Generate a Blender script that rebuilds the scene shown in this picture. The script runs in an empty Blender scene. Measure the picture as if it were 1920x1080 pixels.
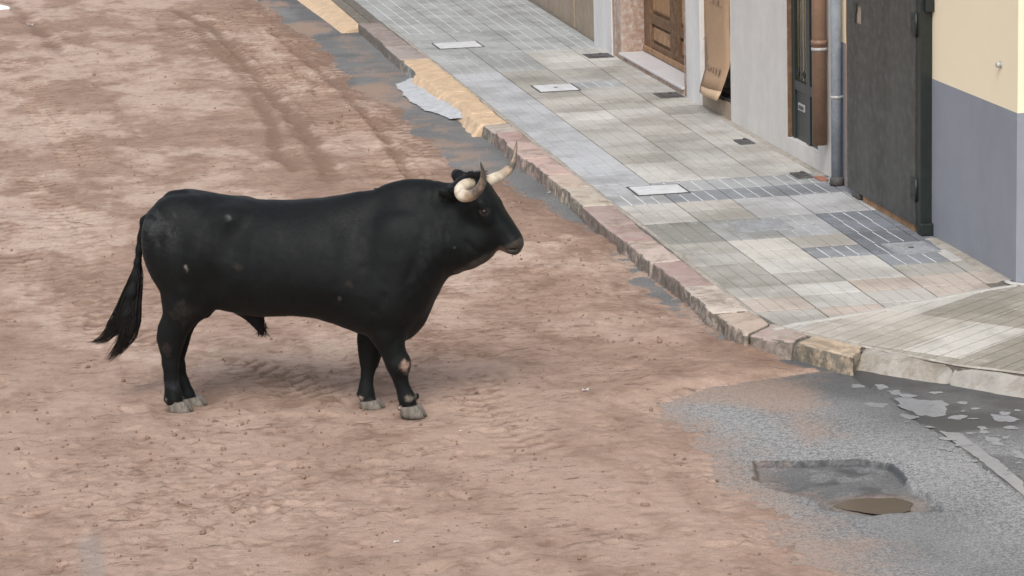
import bpy, bmesh, math, random
import numpy as np
from mathutils import Vector, Matrix
random.seed(7); rng = np.random.default_rng(7)
R = math.radians
sc = bpy.context.scene
col = sc.collection

# ------------------------------------------------------------------ camera
F = 5400.0; H = 4.14                       # focal length in photo pixels, eye height in metres
_v1 = np.array([-1045., -1138., F]); _d1 = _v1/np.linalg.norm(_v1)
_dn = np.array([740., (F*F-1045*740)/1138., F]); _up = -_dn/np.linalg.norm(_dn)
_x = np.cross(_d1, _up); _x /= np.linalg.norm(_x)
_up = np.cross(_x, _d1)
M = np.array([_x, _d1, _up])               # world = M @ camera(x right, y down, z forward)
cam_d = bpy.data.cameras.new('camera'); cam = bpy.data.objects.new('camera', cam_d); col.objects.link(cam)
cam_d.sensor_width = 36; cam_d.lens = F/1920*36; cam_d.clip_start = .1; cam_d.clip_end = 500
mw = Matrix.Identity(4)
for i in range(3):
    mw[i][0] = M[i, 0]; mw[i][1] = -M[i, 1]; mw[i][2] = -M[i, 2]
mw[2][3] = H
cam.matrix_world = mw
sc.camera = cam

# ------------------------------------------------------------------ light
SUN_EL, SUN_AZ = R(48), R(200)             # azimuth measured clockwise from +Y
w = bpy.data.worlds.new('World'); sc.world = w; w.use_nodes = True
nt = w.node_tree; nt.nodes.clear()
o_ = nt.nodes.new('ShaderNodeOutputWorld'); bg = nt.nodes.new('ShaderNodeBackground'); sk = nt.nodes.new('ShaderNodeTexSky')
sk.sky_type = 'NISHITA'; sk.sun_disc = False; sk.sun_elevation = SUN_EL; sk.sun_rotation = SUN_AZ
sk.air_density = 1.0; sk.dust_density = 4.0; sk.ozone_density = 1.0
hs = nt.nodes.new('ShaderNodeHueSaturation'); hs.inputs['Saturation'].default_value = .45
nt.links.new(sk.outputs[0], hs.inputs['Color']); nt.links.new(hs.outputs[0], bg.inputs[0]); nt.links.new(bg.outputs[0], o_.inputs[0])
bg.inputs[1].default_value = 0.15
sl = bpy.data.lights.new('sun', 'SUN'); so = bpy.data.objects.new('sun', sl); col.objects.link(so)
sl.energy = 1.1; sl.angle = R(24); sl.color = (1, .96, .9)
sd = Vector((math.sin(SUN_AZ)*math.cos(SUN_EL), math.cos(SUN_AZ)*math.cos(SUN_EL), math.sin(SUN_EL)))
so.rotation_euler = sd.to_track_quat('Z', 'Y').to_euler(); so.location = (0, 0, 30)
vs = sc.view_settings; vs.view_transform = 'Standard'; vs.look = 'None'; vs.exposure = 0.42; vs.gamma = 1; vs.use_curve_mapping = False

# ------------------------------------------------------------------ projection helpers
EYE = np.array([0, 0, H])
def ray(px, py): return M @ np.array([px-960., py-540., F])
def gnd(px, py, z=0.):
    r = ray(px, py); return r*((z-H)/r[2]) + EYE
def onx(px, py, xw):
    r = ray(px, py); return r*(xw/r[0]) + EYE
def ony(px, py, yw):
    r = ray(px, py); return r*(yw/r[1]) + EYE

# ------------------------------------------------------------------ noise
_T = np.random.default_rng(3).random((256, 256)).astype(np.float32)
def vn(x, y):
    xi = np.floor(x).astype(np.int32); yi = np.floor(y).astype(np.int32)
    fx = (x-xi).astype(np.float32); fy = (y-yi).astype(np.float32)
    fx = fx*fx*(3-2*fx); fy = fy*fy*(3-2*fy)
    a = _T[xi & 255, yi & 255]; b = _T[(xi+1) & 255, yi & 255]; c = _T[xi & 255, (yi+1) & 255]; d = _T[(xi+1) & 255, (yi+1) & 255]
    return (a*(1-fx)+b*fx)*(1-fy)+(c*(1-fx)+d*fx)*fy
def fbm(x, y, f=1., o=4, g=.5, s=0.):
    x = np.asarray(x, dtype=float); y = np.asarray(y, dtype=float)
    r = 0; a = 1.; t = 0.
    for i in range(o):
        r = r + a*vn(x*f+17.3*i+s, y*f-9.1*i+s*1.7); t += a; a *= g; f *= 2.03
        x, y = x*.8-y*.6, x*.6+y*.8
    return r/t
def sstep(a, b, x):
    t = np.clip((x-a)/(b-a), 0, 1); return t*t*(3-2*t)

# ------------------------------------------------------------------ object helpers
def tag(o, label=None, cat=None, group=None, kind=None):
    if label: o['label'] = label
    if cat: o['category'] = cat
    if group: o['group'] = group
    if kind: o['kind'] = kind
    return o
def empty(name, loc, rz=0, **k):
    o = bpy.data.objects.new(name, None); o.location = loc; o.rotation_euler = (0, 0, rz); o.empty_display_size = .2
    col.objects.link(o); return tag(o, **k)
def link_mesh(name, me, parent=None, mats=(), smooth=False):
    for m in mats: me.materials.append(m)
    if smooth: me.polygons.foreach_set('use_smooth', [True]*len(me.polygons))
    o = bpy.data.objects.new(name, me); col.objects.link(o)
    if parent: o.parent = parent
    return o
def from_bm(name, bm, parent=None, mats=(), smooth=False):
    me = bpy.data.meshes.new(name); bm.normal_update(); bm.to_mesh(me); bm.free()
    return link_mesh(name, me, parent, mats, smooth)
def from_np(name, V, Q, parent=None, mats=(), smooth=True):
    me = bpy.data.meshes.new(name); V = np.asarray(V, np.float32); Q = np.asarray(Q, np.int32)
    me.vertices.add(len(V)); me.vertices.foreach_set('co', V.ravel())
    n = Q.shape[1]; me.loops.add(Q.size); me.loops.foreach_set('vertex_index', Q.ravel())
    me.polygons.add(len(Q)); me.polygons.foreach_set('loop_start', np.arange(0, Q.size, n, dtype=np.int32))
    if smooth: me.polygons.foreach_set('use_smooth', np.ones(len(Q), bool))
    me.update(calc_edges=True); me.validate()
    return link_mesh(name, me, parent, mats)
def vattr(o, name, arr):
    arr = np.asarray(arr, np.float32)
    if arr.ndim == 1:
        a = o.data.attributes.new(name, 'FLOAT', 'POINT'); a.data.foreach_set('value', arr)
    else:
        if arr.shape[1] == 3: arr = np.hstack([arr, np.ones((len(arr), 1), np.float32)])
        a = o.data.attributes.new(name, 'FLOAT_COLOR', 'POINT'); a.data.foreach_set('color', arr.ravel())
def box(bm, x0, x1, y0, y1, z0, z1, bev=0, mi=0):
    r = bmesh.ops.create_cube(bm, size=1)
    vs_ = r['verts']
    for v in vs_:
        v.co = Vector(((x0+x1)/2+v.co.x*(x1-x0), (y0+y1)/2+v.co.y*(y1-y0), (z0+z1)/2+v.co.z*(z1-z0)))
    fs = {f for v in vs_ for f in v.link_faces}
    for f in fs: f.material_index = mi
    if bev:
        es = list({e for v in vs_ for e in v.link_edges})
        bmesh.ops.bevel(bm, geom=es, offset=bev, segments=2, affect='EDGES', profile=.5)
def boxo(name, parent, mats, *b, bev=.004):
    bm = bmesh.new(); box(bm, *b, bev=bev); return from_bm(name, bm, parent, mats if isinstance(mats, (list, tuple)) else [mats])
def tube(bm, pts, rad, seg=12, cap=True, mi=0):
    pts = [Vector(p) for p in pts]; n = len(pts); rings = []
    if not hasattr(rad, '__len__'): rad = [rad]*n
    t0 = (pts[1]-pts[0]).normalized(); a = t0.orthogonal().normalized()
    for i, p in enumerate(pts):
        t = (pts[min(i+1, n-1)]-pts[max(i-1, 0)]).normalized()
        a = (a-t*a.dot(t)).normalized(); b = t.cross(a)
        rings.append([bm.verts.new(p+(a*math.cos(2*math.pi*k/seg)+b*math.sin(2*math.pi*k/seg))*rad[i]) for k in range(seg)])
    for i in range(n-1):
        for k in range(seg):
            f = bm.faces.new((rings[i][k], rings[i][(k+1) % seg], rings[i+1][(k+1) % seg], rings[i+1][k])); f.smooth = True; f.material_index = mi
    if cap:
        bm.faces.new(rings[0][::-1]).material_index = mi; bm.faces.new(rings[-1]).material_index = mi
def clip(poly, nx, ny, d):      # keep nx*x+ny*y <= d
    out = []
    for i in range(len(poly)):
        p, q = poly[i], poly[(i+1) % len(poly)]
        a = nx*p[0]+ny*p[1]-d; b = nx*q[0]+ny*q[1]-d
        if a <= 0: out.append(p)
        if a*b < 0:
            t = a/(a-b); out.append((p[0]+(q[0]-p[0])*t, p[1]+(q[1]-p[1])*t))
    return out
def area(p): return sum(p[i][0]*p[(i+1) % len(p)][1]-p[(i+1) % len(p)][0]*p[i][1] for i in range(len(p)))/2
def inset(poly, d):             # convex, ccw
    out = poly
    for i in range(len(poly)):
        p, q = poly[i], poly[(i+1) % len(poly)]
        l = math.hypot(q[0]-p[0], q[1]-p[1])
        if l < 1e-6: continue
        nx, ny = (q[1]-p[1])/l, -(q[0]-p[0])/l
        out = clip(out, nx, ny, nx*p[0]+ny*p[1]-d)
        if len(out) < 3: return []
    return out
def pdist(x, y, poly):          # signed distance, negative inside
    P = np.array(poly); d = np.full(np.shape(x), 1e9); ins = np.zeros(np.shape(x), bool)
    for i in range(len(P)):
        a, b = P[i], P[(i+1) % len(P)]; e = b-a
        t = np.clip(((x-a[0])*e[0]+(y-a[1])*e[1])/(e@e), 0, 1)
        d = np.minimum(d, np.hypot(x-a[0]-t*e[0], y-a[1]-t*e[1]))
        c = ((a[1] > y) != (b[1] > y)); xx = e[0]*(y-a[1])/(e[1] if e[1] else 1e-9)+a[0]
        ins ^= c & (x < xx)
    return np.where(ins, -d, d)
def ldist(x, y, line):          # distance to polyline and arclength
    P = np.array(line); d = np.full(np.shape(x), 1e9); s = np.zeros(np.shape(x)); sg = np.zeros(np.shape(x)); acc = 0
    for a, b in zip(P[:-1], P[1:]):
        e = b-a; L = math.hypot(*e)
        t = np.clip(((x-a[0])*e[0]+(y-a[1])*e[1])/(e@e), 0, 1)
        dx = x-a[0]-t*e[0]; dy = y-a[1]-t*e[1]; dd = np.hypot(dx, dy)
        m = dd < d; d = np.where(m, dd, d); s = np.where(m, acc+t*L, s); sg = np.where(m, np.sign(e[0]*dy-e[1]*dx), sg); acc += L
    return d, s, sg

# ------------------------------------------------------------------ materials
class NM:
    def __init__(s, name, rough=.8, spec=.3):
        s.m = bpy.data.materials.new(name); s.m.use_nodes = True; s.t = s.m.node_tree; s.b = s.t.nodes['Principled BSDF']
        s.b.inputs['Roughness'].default_value = rough; s.b.inputs['Specular IOR Level'].default_value = spec
    def n(s, k, **kw):
        x = s.t.nodes.new('ShaderNode'+k)
        for a, v in kw.items(): setattr(x, a, v)
        return x
    def l(s, a, b): s.t.links.new(a, b)
    def coord(s, kind='Object'):
        if kind == 'World': return s.n('NewGeometry').outputs['Position']
        return s.n('TexCoord').outputs[kind]
    def noise(s, co, scale, detail=4, rough=.55, stretch=None, dist=0):
        if stretch:
            mp = s.n('Mapping'); mp.inputs['Scale'].default_value = stretch; s.l(co, mp.inputs[0]); co = mp.outputs[0]
        x = s.n('TexNoise'); x.inputs['Scale'].default_value = scale; x.inputs['Detail'].default_value = detail
        x.inputs['Roughness'].default_value = rough; x.inputs['Distortion'].default_value = dist; s.l(co, x.inputs['Vector']); return x.outputs['Fac']
    def ramp(s, fac, stops):
        r = s.n('ValToRGB'); e = r.color_ramp.elements
        while len(e) < len(stops): e.new(.5)
        for i, (p, c) in enumerate(stops):
            e[i].position = p; e[i].color = (c, c, c, 1) if not hasattr(c, '__len__') else (*c[:3], 1)
        s.l(fac, r.inputs[0]); return r.outputs[0]
    def mix(s, fac, a, b, mode='MIX'):
        x = s.n('Mix', data_type='RGBA', blend_type=mode)
        for sock, v in ((x.inputs[0], fac), (x.inputs[6], a), (x.inputs[7], b)):
            if isinstance(v, (int, float)): sock.default_value = v if sock == x.inputs[0] else (v, v, v, 1)
            elif isinstance(v, tuple): sock.default_value = (*v[:3], 1)
            else: s.l(v, sock)
        return x.outputs[2]
    def math(s, op, a, b=0.):
        x = s.n('Math', operation=op)
        for i, v in enumerate((a, b)):
            if isinstance(v, (int, float)): x.inputs[i].default_value = v
            else: s.l(v, x.inputs[i])
        return x.outputs[0]
    def attr(s, name, out='Fac'): 
        a = s.n('Attribute'); a.attribute_name = name; return a.outputs[out]
    def color(s, c): s.l(c, s.b.inputs['Base Color'])
    def bump(s, h, strength=.4, dist=.01):
        x = s.n('Bump'); x.inputs['Strength'].default_value = strength; x.inputs['Distance'].default_value = dist
        s.l(h, x.inputs['Height']); s.l(x.outputs[0], s.b.inputs['Normal'])

def stained(name, base, dark=None, light=None, rough=.85, fs=60, cs=3, amt=.5, bump=.3, streak=False, spec=.25, coord='World', bd=.004):
    m = NM(name, rough, spec); co = m.coord(coord)
    dark = dark or tuple(c*.7 for c in base); light = light or tuple(min(1, c*1.15) for c in base)
    big = m.noise(co, cs, 5, .6, stretch=(1, 1, .25) if streak else None)
    c = m.mix(m.ramp(big, [(.35, 0.), (.62, amt)]), base, dark)
    sm = m.noise(co, cs*4.3, 5, .65)
    c = m.mix(m.ramp(sm, [(.45, 0.), (.75, amt)]), c, light)
    fi = m.noise(co, fs, 3, .7)
    c = m.mix(m.ramp(fi, [(.3, .18), (.6, 0.)]), c, dark)
    m.color(c); m.bump(m.mix(.5, fi, sm), bump, bd)
    return m.m

MAT = {}
# sand: attributes moist, pale, dust follow the trodden ground; the first also holds painted shade
def mk_sand():
    m = NM('sand', .95, .15); co = m.coord('World')
    n1 = m.noise(co, 1.3, 6, .62, dist=.6); n2 = m.noise(co, 7, 6, .7, stretch=(.8, 1.2, 1)); n3 = m.noise(co, 90, 3, .7); n4 = m.noise(co, 330, 2, .6)
    base = (.375, .268, .212); moist_and_shade = (.195, .126, .092); pale = (.525, .418, .348)
    c = m.mix(m.ramp(n2, [(.35, 0.), (.7, .75)]), base, (.43, .315, .255))
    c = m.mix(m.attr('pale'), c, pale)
    mo = m.math('ADD', m.attr('moist_and_shade'), m.math('MULTIPLY', m.math('SUBTRACT', n2, .5), .9))
    c = m.mix(m.ramp(mo, [(.1, 0.), (.95, .85)]), c, moist_and_shade)
    c = m.mix(m.ramp(n3, [(.25, .35), (.55, 0.)]), c, moist_and_shade)
    c = m.mix(m.ramp(n4, [(.6, 0.), (.85, .35)]), c, (.6, .5, .43))
    c = m.mix(m.ramp(n1, [(.45, 0.), (.8, .25)]), c, (.34, .22, .165))
    dk = m.math('MULTIPLY', .8, m.math('MULTIPLY', m.ramp(m.noise(co, 15, 6, .75, stretch=(.55, 1.5, 1), dist=.4), [(.545, 0.), (.625, 1.)]), m.ramp(m.noise(co, 1.7, 4, .6), [(.38, .2), (.58, 1.)])))
    c = m.mix(dk, c, (.15, .095, .068))
    c = m.mix(m.attr('grey'), c, (.27, .25, .235))
    m.color(c); m.bump(m.mix(.5, n3, m.noise(co, 34, 5, .75, stretch=(.8, 1.2, 1))), .8, .018)
    return m.m
def mk_asphalt():
    m = NM('asphalt', .85, .35); co = m.coord('World')
    n1 = m.noise(co, 2.2, 5, .6); n2 = m.noise(co, 28, 4, .75); n3 = m.noise(co, 75, 4, .8)
    c = m.mix(m.ramp(n1, [(.35, 0.), (.65, 1.)]), (.115, .117, .117), (.175, .177, .176))
    c = m.mix(m.math('MULTIPLY', m.attr('worn'), m.ramp(m.mix(.55, n2, n3), [(.44, 0.), (.58, .9)])), c, (.36, .365, .37))
    c = m.mix(m.ramp(m.mix(.6, n2, n3), [(.36, .5), (.48, 0.)]), c, (.08, .08, .08))
    c = m.mix(m.ramp(n3, [(.54, 0.), (.70, .75)]), c, (.36, .36, .36))
    c = m.mix(m.ramp(n3, [(.30, .8), (.46, 0.)]), c, (.05, .05, .05))
    c = m.mix(m.math('MULTIPLY', m.attr('wet_and_rim_shade'), .75), c, (.048, .050, .053))
    du = m.math('ADD', m.attr('dust'), m.math('MULTIPLY', m.math('SUBTRACT', m.mix(.5, n2, n3), .5), 1.6))
    c = m.mix(m.ramp(du, [(.2, 0.), (.95, .85)]), c, (.31, .215, .16))
    m.color(c); m.bump(m.mix(.8, n2, n3), .3, .0025)
    rr = m.math('SUBTRACT', .88, m.math('MULTIPLY', m.attr('wet_and_rim_shade'), .35)); m.l(rr, m.b.inputs['Roughness'])
    return m.m
def mk_tile(groove=False, gf=(.80, .78, .74)):
    m = NM('tile_groove' if groove else 'tile', .82, .3); co = m.coord('World'); oi = m.n('ObjectInfo')
    n1 = m.noise(co, 1.7, 5, .6); n2 = m.noise(co, 14, 5, .7); n3 = m.noise(co, 120, 3, .7)
    b = oi.outputs['Color']
    c = m.mix(m.ramp(n2, [(.4, 0.), (.75, .35)]), b, m.mix(1., b, (1.28, 1.27, 1.25), 'MULTIPLY'))
    c = m.mix(m.ramp(n1, [(.40, .7), (.55, 0.)]), c, m.mix(1., b, (.66, .65, .63), 'MULTIPLY'))
    c = m.mix(m.ramp(m.noise(co, 4.2, 6, .8, stretch=(1.3, .8, 1)), [(.52, 0.), (.68, .6)]), c, m.mix(1., b, (.74, .73, .70), 'MULTIPLY'))
    c = m.mix(m.ramp(n3, [(.3, .3), (.5, 0.)]), c, m.mix(1., b, (.62, .6, .58), 'MULTIPLY'))
    c = m.mix(m.ramp(m.noise(co, 5.5, 6, .75, dist=1.), [(.56, 0.), (.72, .5)]), c, (.56, .56, .56))
    if groove: c = m.mix(oi.outputs['Alpha'], m.mix(1., b, gf, 'MULTIPLY'), m.mix(m.ramp(n2, [(.3, .5), (.6, 0.)]), (.72, .73, .75), b))
    m.color(c); m.bump(m.mix(.5, n2, n3), .35, .004)
    return m.m
def mk_stone(side=False):
    m = NM('kerb_stone_side' if side else 'kerb_stone', .85, .25); co = m.coord('World'); oi = m.n('ObjectInfo'); b = oi.outputs['Color']
    if side: b = m.mix(m.ramp(m.noise(co, 16, 5, .7), [(.36, .25), (.56, .95)]), b, (.13, .12, .10))
    n1 = m.noise(co, 9, 6, .65, dist=.5); n3 = m.noise(co, 110, 3, .7)
    c = m.mix(m.ramp(n1, [(.45, 0.), (.7, .6)]), b, m.mix(1., b, (1.3, 1.27, 1.24), 'MULTIPLY'))
    c = m.mix(m.ramp(n1, [(.28, .6), (.45, 0.)]), c, m.mix(1., b, (.62, .6, .58), 'MULTIPLY'))
    c = m.mix(m.ramp(n3, [(.3, .4), (.5, 0.)]), c, m.mix(1., b, (.6, .6, .6), 'MULTIPLY'))
    if not side:
        c = m.mix(m.ramp(m.noise(co, 4, 6, .75), [(.42, .1), (.62, .55)]), c, (.40, .36, .315))
        c = m.mix(m.ramp(m.noise(co, 2.7, 6, .8, dist=.6), [(.50, 0.), (.62, .7)]), c, (.19, .155, .115))
    m.color(c); m.bump(m.mix(.5, n1, n3), .5, .008)
    return m.m
MAT['sand'] = mk_sand(); MAT['asphalt'] = mk_asphalt(); MAT['tile'] = mk_tile(); MAT['groove'] = mk_tile(True); MAT['groove_dark'] = mk_tile(True, (.42, .40, .37)); MAT['stone'] = mk_stone(); MAT['kerb_side'] = mk_stone(True)
MAT['stone_side'] = stained('rough_stone', (.21, .19, .165), (.08, .075, .06), (.36, .33, .29), fs=70, cs=11, amt=.8, bump=.9, bd=.012)
MAT['mortar'] = stained('mortar', (.36, .33, .29), (.2, .18, .15), (.5, .48, .45), fs=90, cs=7, amt=.7, bump=.6)
MAT['smear'] = stained('mortar_smear', (.45,.44,.41), (.36,.345,.31), (.54,.535,.52), fs=60, cs=8, amt=.8, bump=.5)
MAT['joint'] = stained('dark_joint', (.15,.135,.115), (.08,.07,.06), (.3,.28,.25), fs=90, cs=9, amt=.7, bump=.4)
MAT['yellow_paint'] = stained('yellow_paint', (.60, .44, .29), (.38, .28, .19), (.68, .56, .42), fs=50, cs=8, amt=.7, bump=.5)
MAT['white_wall'] = stained('white_plaster', (.60, .585, .565), (.44, .42, .395), (.66, .645, .63), fs=40, cs=1.6, amt=.55, bump=.2, streak=True)
MAT['pillar'] = stained('white_pillar', (.62, .62, .62), (.47, .46, .45), (.68, .68, .68), fs=40, cs=2, amt=.5, bump=.2, streak=True)
MAT['cream_wall'] = stained('cream_paint', (.84, .735, .54), (.79, .685, .50), (.86, .765, .58), fs=30, cs=.9, amt=.4, bump=.12)
MAT['blue_grey'] = stained('blue_grey_paint', (.255, .270, .308), (.225, .237, .273), (.29, .302, .335), fs=30, cs=1.3, amt=.6, bump=.15)
MAT['beige_wall'] = stained('beige_wall', (.34, .275, .21), (.24, .195, .15), (.42, .36, .29), fs=40, cs=2, amt=.6, bump=.3, streak=True)
MAT['peeling'] = stained('peeling_plaster', (.40, .31, .255), (.26, .155, .11), (.52, .49, .46), fs=30, cs=4.5, amt=.95, bump=.7, streak=True, bd=.01)
MAT['wood'] = stained('weathered_wood', (.16, .095, .055), (.075, .042, .025), (.30, .21, .14), fs=60, cs=4, amt=.6, bump=.3, streak=True)
MAT['raw_wood'] = stained('raw_timber', (.34, .21, .12), (.16, .09, .05), (.45, .31, .2), fs=60, cs=8, amt=.7, bump=.5)
MAT['golden_wood'] = stained('golden_wood', (.33,.20,.105), (.20,.11,.055), (.42,.28,.16), fs=60, cs=5, amt=.7, bump=.3, streak=True)
MAT['marble'] = stained('pale_sill', (.56, .55, .56), (.45, .44, .44), (.63, .62, .62), rough=.5, fs=30, cs=3, amt=.4, bump=.1)
MAT['cardboard'] = stained('cardboard', (.37, .25, .16), (.30, .195, .12), (.41, .29, .19), fs=25, cs=3, amt=.45, bump=.2, coord='Object')
MAT['cardboard_light'] = stained('cardboard_inside', (.47, .34, .23), (.42, .30, .2), (.5, .38, .27), fs=25, cs=3, amt=.3, bump=.2, coord='Object')
MAT['print'] = stained('faded_print', (.27, .185, .125), fs=40, cs=9, amt=.5, bump=0)
MAT['gate'] = stained('dark_steel_sheet', (.062, .066, .060), (.038, .037, .032), (.105, .11, .105), rough=.5, fs=18, cs=2.6, amt=.85, bump=.1, streak=True, spec=.4)
MAT['black_steel'] = stained('black_steel', (.012, .018, .016), (.008, .011, .01), (.025, .03, .028), rough=.45, fs=30, cs=4, amt=.5, bump=.1, spec=.5)
MAT['grille'] = stained('green_black_paint', (.022, .032, .034), (.012, .018, .018), (.04, .05, .052), rough=.4, fs=30, cs=4, amt=.5, bump=.1, spec=.5)
MAT['brass'] = stained('tarnished_brass', (.23, .18, .09), (.1, .08, .04), (.36, .3, .17), rough=.4, fs=30, cs=6, amt=.5, bump=.1)
MAT['copper'] = stained('brown_pipe_paint', (.215, .13, .085), (.15, .09, .06), (.27, .175, .125), rough=.5, fs=30, cs=5, amt=.5, bump=.15, spec=.4)
MAT['grey_pipe'] = stained('grey_pipe_paint', (.27, .30, .34), (.19, .21, .23), (.36, .385, .41), rough=.6, fs=30, cs=5, amt=.6, bump=.2)
MAT['steel'] = stained('dull_steel', (.42, .42, .41), (.25, .25, .24), (.55, .55, .54), rough=.35, fs=40, cs=8, amt=.5, bump=.1, spec=.7)
MAT['iron'] = stained('dark_iron', (.10, .095, .095), (.05, .045, .045), (.17, .16, .16), rough=.65, fs=50, cs=12, amt=.7, bump=.4)
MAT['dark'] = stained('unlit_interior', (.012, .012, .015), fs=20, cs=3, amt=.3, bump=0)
MAT['white_lid'] = stained('white_lid', (.60, .62, .645), (.42, .42, .42), (.70, .72, .74), fs=60, cs=7, amt=.75, bump=.3)
MAT['grey_lid'] = stained('grey_lid', (.30, .31, .33), (.2, .21, .21), (.42, .43, .45), fs=60, cs=7, amt=.8, bump=.4)
MAT['white_spill'] = stained('white_lime', (.45, .47, .50), (.30, .305, .31), (.58, .61, .65), fs=40, cs=5, amt=.6, bump=.4)
MAT['terracotta'] = stained('terracotta', (.33, .15, .1), fs=40, cs=9, amt=.5, bump=.3)
MAT['white_cloth'] = stained('white_leather', (.78, .78, .8), fs=40, cs=9, amt=.2, bump=.1)
MAT['black_rubber'] = stained('black_rubber', (.02, .02, .02), fs=40, cs=9, amt=.3, bump=.1)
MAT['paper'] = stained('white_paper', (.82, .81, .8), fs=40, cs=9, amt=.1, bump=.05)
def glassy(name, colr, rough, spec=.5):
    m = NM(name, rough, spec); m.b.inputs['Base Color'].default_value = (*colr, 1); return m
MAT['muddy_water'] = stained('muddy_water', (.12, .095, .068), (.10, .08, .055), (.145, .115, .085), rough=.14, fs=5, cs=3, amt=.3, bump=.02, spec=.3)
MAT['film_water'] = stained('thin_water', (.27, .278, .29), (.20, .205, .21), (.34, .35, .36), rough=.2, fs=9, cs=3, amt=.5, bump=.03, spec=.6)

# ================================================================== GROUND
KERB_OUT = [(4.36,40),(4.36,33.2),(4.33,31.8),(4.36,30.85),(4.35,29.8),(4.32,28.5),(4.38,26.5),(4.39,25.2),(4.41,24.1),(4.40,23.3),(4.42,22.4),(4.43,21.8),(4.42,21.0),(4.41,20.2),(4.43,19.6),(4.42,18.8),(4.44,18.0),(4.42,17.2),(4.48,16.55),(4.67,16.27),(4.90,15.77),(5.36,15.43),(5.66,14.95),(6.3,14.2)]
KERB_IN = [(4.62,40),(4.61,33.1),(4.62,31.4),(4.66,29.5),(4.63,26.2),(4.63,24.4),(4.64,22.5),(4.66,21.1),(4.63,19.7),(4.65,18.5),(4.67,17.3),(4.67,16.8),(4.80,16.45),(5.04,16.04),(5.42,15.42),(5.74,15.10),(6.4,14.35)]
# far field: plain earth and road surface out to the horizon
bm = bmesh.new()
vv = [bm.verts.new(p) for p in ((-200,-60,-.06),(200,-60,-.06),(200,400,-.06),(-200,400,-.06))]; bm.faces.new(vv)
g = from_bm('ground', bm, None, [MAT['asphalt']]); tag(g, kind='structure')
for nm in ('worn', 'wet_and_rim_shade', 'dust'): vattr(g, nm, [0.3 if nm == 'dust' else .3]*4)

WG = [[(1675,748),(1700,744),(1725,750),(1770,752),(1780,768),(1775,780),(1750,783),(1715,775),(1690,765)],
      [(1775,785),(1800,778),(1815,779),(1800,787)],[(1640,722),(1660,722),(1668,727),(1650,731)],[(1665,734),(1685,733),(1692,740),(1675,741)],
      [(1618,757),(1640,754),(1652,762),(1635,763)],[(1692,778),(1705,777),(1718,785),(1705,787)],[(1862,778),(1890,777),(1915,787),(1890,791),(1868,787)],
      [(1760,808),(1800,812),(1845,845),(1890,880),(1920,905),(1925,935),(1890,905),(1840,865),(1790,830)],[(1830,800),(1850,799),(1858,805),(1838,808)],[(1598,722),(1612,721),(1616,726),(1602,727)],
      [(1840,815),(1870,822),(1885,836),(1860,834)],[(1895,842),(1920,850),(1922,862),(1900,856)]]
POT = [(3.80,13.95),(3.86,14.17),(4.10,14.10),(4.40,14.07),(4.53,13.94),(4.51,13.50),(4.55,13.19),(4.50,13.05),(4.37,13.08),(4.15,13.07),(3.97,13.22),(3.95,13.42),(3.82,13.63),(3.76,13.84)]
PUD = [(4.05,13.37),(4.15,13.46),(4.39,13.43),(4.46,13.31),(4.41,13.20),(4.28,13.15),(4.16,13.22)]
def grid(xs, ys):
    X, Y = np.meshgrid(xs, ys); nx, ny = len(xs), len(ys)
    i = np.arange(nx*ny).reshape(ny, nx)
    Q = np.stack([i[:-1, :-1], i[:-1, 1:], i[1:, 1:], i[1:, :-1]], -1).reshape(-1, 4)
    return X.ravel(), Y.ravel(), Q
def yrows(y0, y1, k, e=1.7):
    ys = [y0]
    while ys[-1] < y1: ys.append(ys[-1]+k*(ys[-1]/13)**e)
    return np.array(ys)
# ---- asphalt road
xs = np.concatenate([np.arange(-3, 3.3, .1), np.arange(3.3, 3.7, .014), np.arange(3.7, 4.65, .009), np.arange(4.65, 5.9, .014), np.arange(5.9, 9, .1)]); ys = np.concatenate([np.arange(11.2, 12.9, .02), np.arange(12.9, 14.4, .010), yrows(14.4, 41, .02)])
X, Y, Q = grid(xs, ys)
dp = pdist(X, Y, POT)+ (fbm(X, Y, 9, 3)-.5)*.05
Z = (fbm(X, Y, 1.1, 3)-.5)*.012+(fbm(X, Y, 24, 3)-.5)*.0012
pit = sstep(.008, -.012, dp)
Z -= pit*(.026+.014*fbm(X, Y, 5, 2, s=9)+.014*sstep(.25, .0, np.hypot((X-4.27)/1.3, Y-13.3)))
PUDS = [[tuple(gnd(*p)[:2]) for p in g] for g in WG]
Z = Z*(1-.97*sstep(4.6, 4.8, X)*sstep(16.1, 15.9, Y))
seam = np.interp(Y, [11, 13.1, 13.8, 14.26, 14.72, 15.3, 15.6], [4.97, 4.97, 4.97, 4.97, 4.94, 4.94, 4.9])+(fbm(X*0, Y, 3, 3)-.5)*.05
Z -= .010*np.exp(-((X-seam)/.009)**2)*(Y < 15.5)

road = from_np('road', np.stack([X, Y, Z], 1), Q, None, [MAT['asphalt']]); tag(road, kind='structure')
worn = sstep(.42, .62, fbm(X, Y, .8, 4, s=3)); near = (Y < 16)
worn = np.where(near, sstep(0.9, .0, np.abs(pdist(X, Y, [(3.4,15.8),(4.0,15.2),(4.1,14.3),(5.0,13.6),(5.2,11),(3.5,11),(3.4,14)])))*.8+.25, .35*worn)
wet_and_rim_shade = np.where(X > seam, sstep(.35, .6, fbm(X, Y, 2.5, 4, s=5)), 0)*near*.9+ sstep(.6, .0, pdist(X, Y, [(4.5,16.1),(4.9,15.9),(5.4,15.3),(5.8,14.8),(5.4,14.6),(5.0,15.4),(4.6,15.7)]))*.8
wet_and_rim_shade = np.maximum(wet_and_rim_shade, sstep(.0, -.12, dp)*sstep(.4, .62, fbm(X, Y, 6, 3, s=2)))
wet_and_rim_shade = np.maximum(wet_and_rim_shade, (Y > 26)*sstep(.45, .6, fbm(X*1.6, Y*.8, .9, 4, s=7))*.6)
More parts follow.
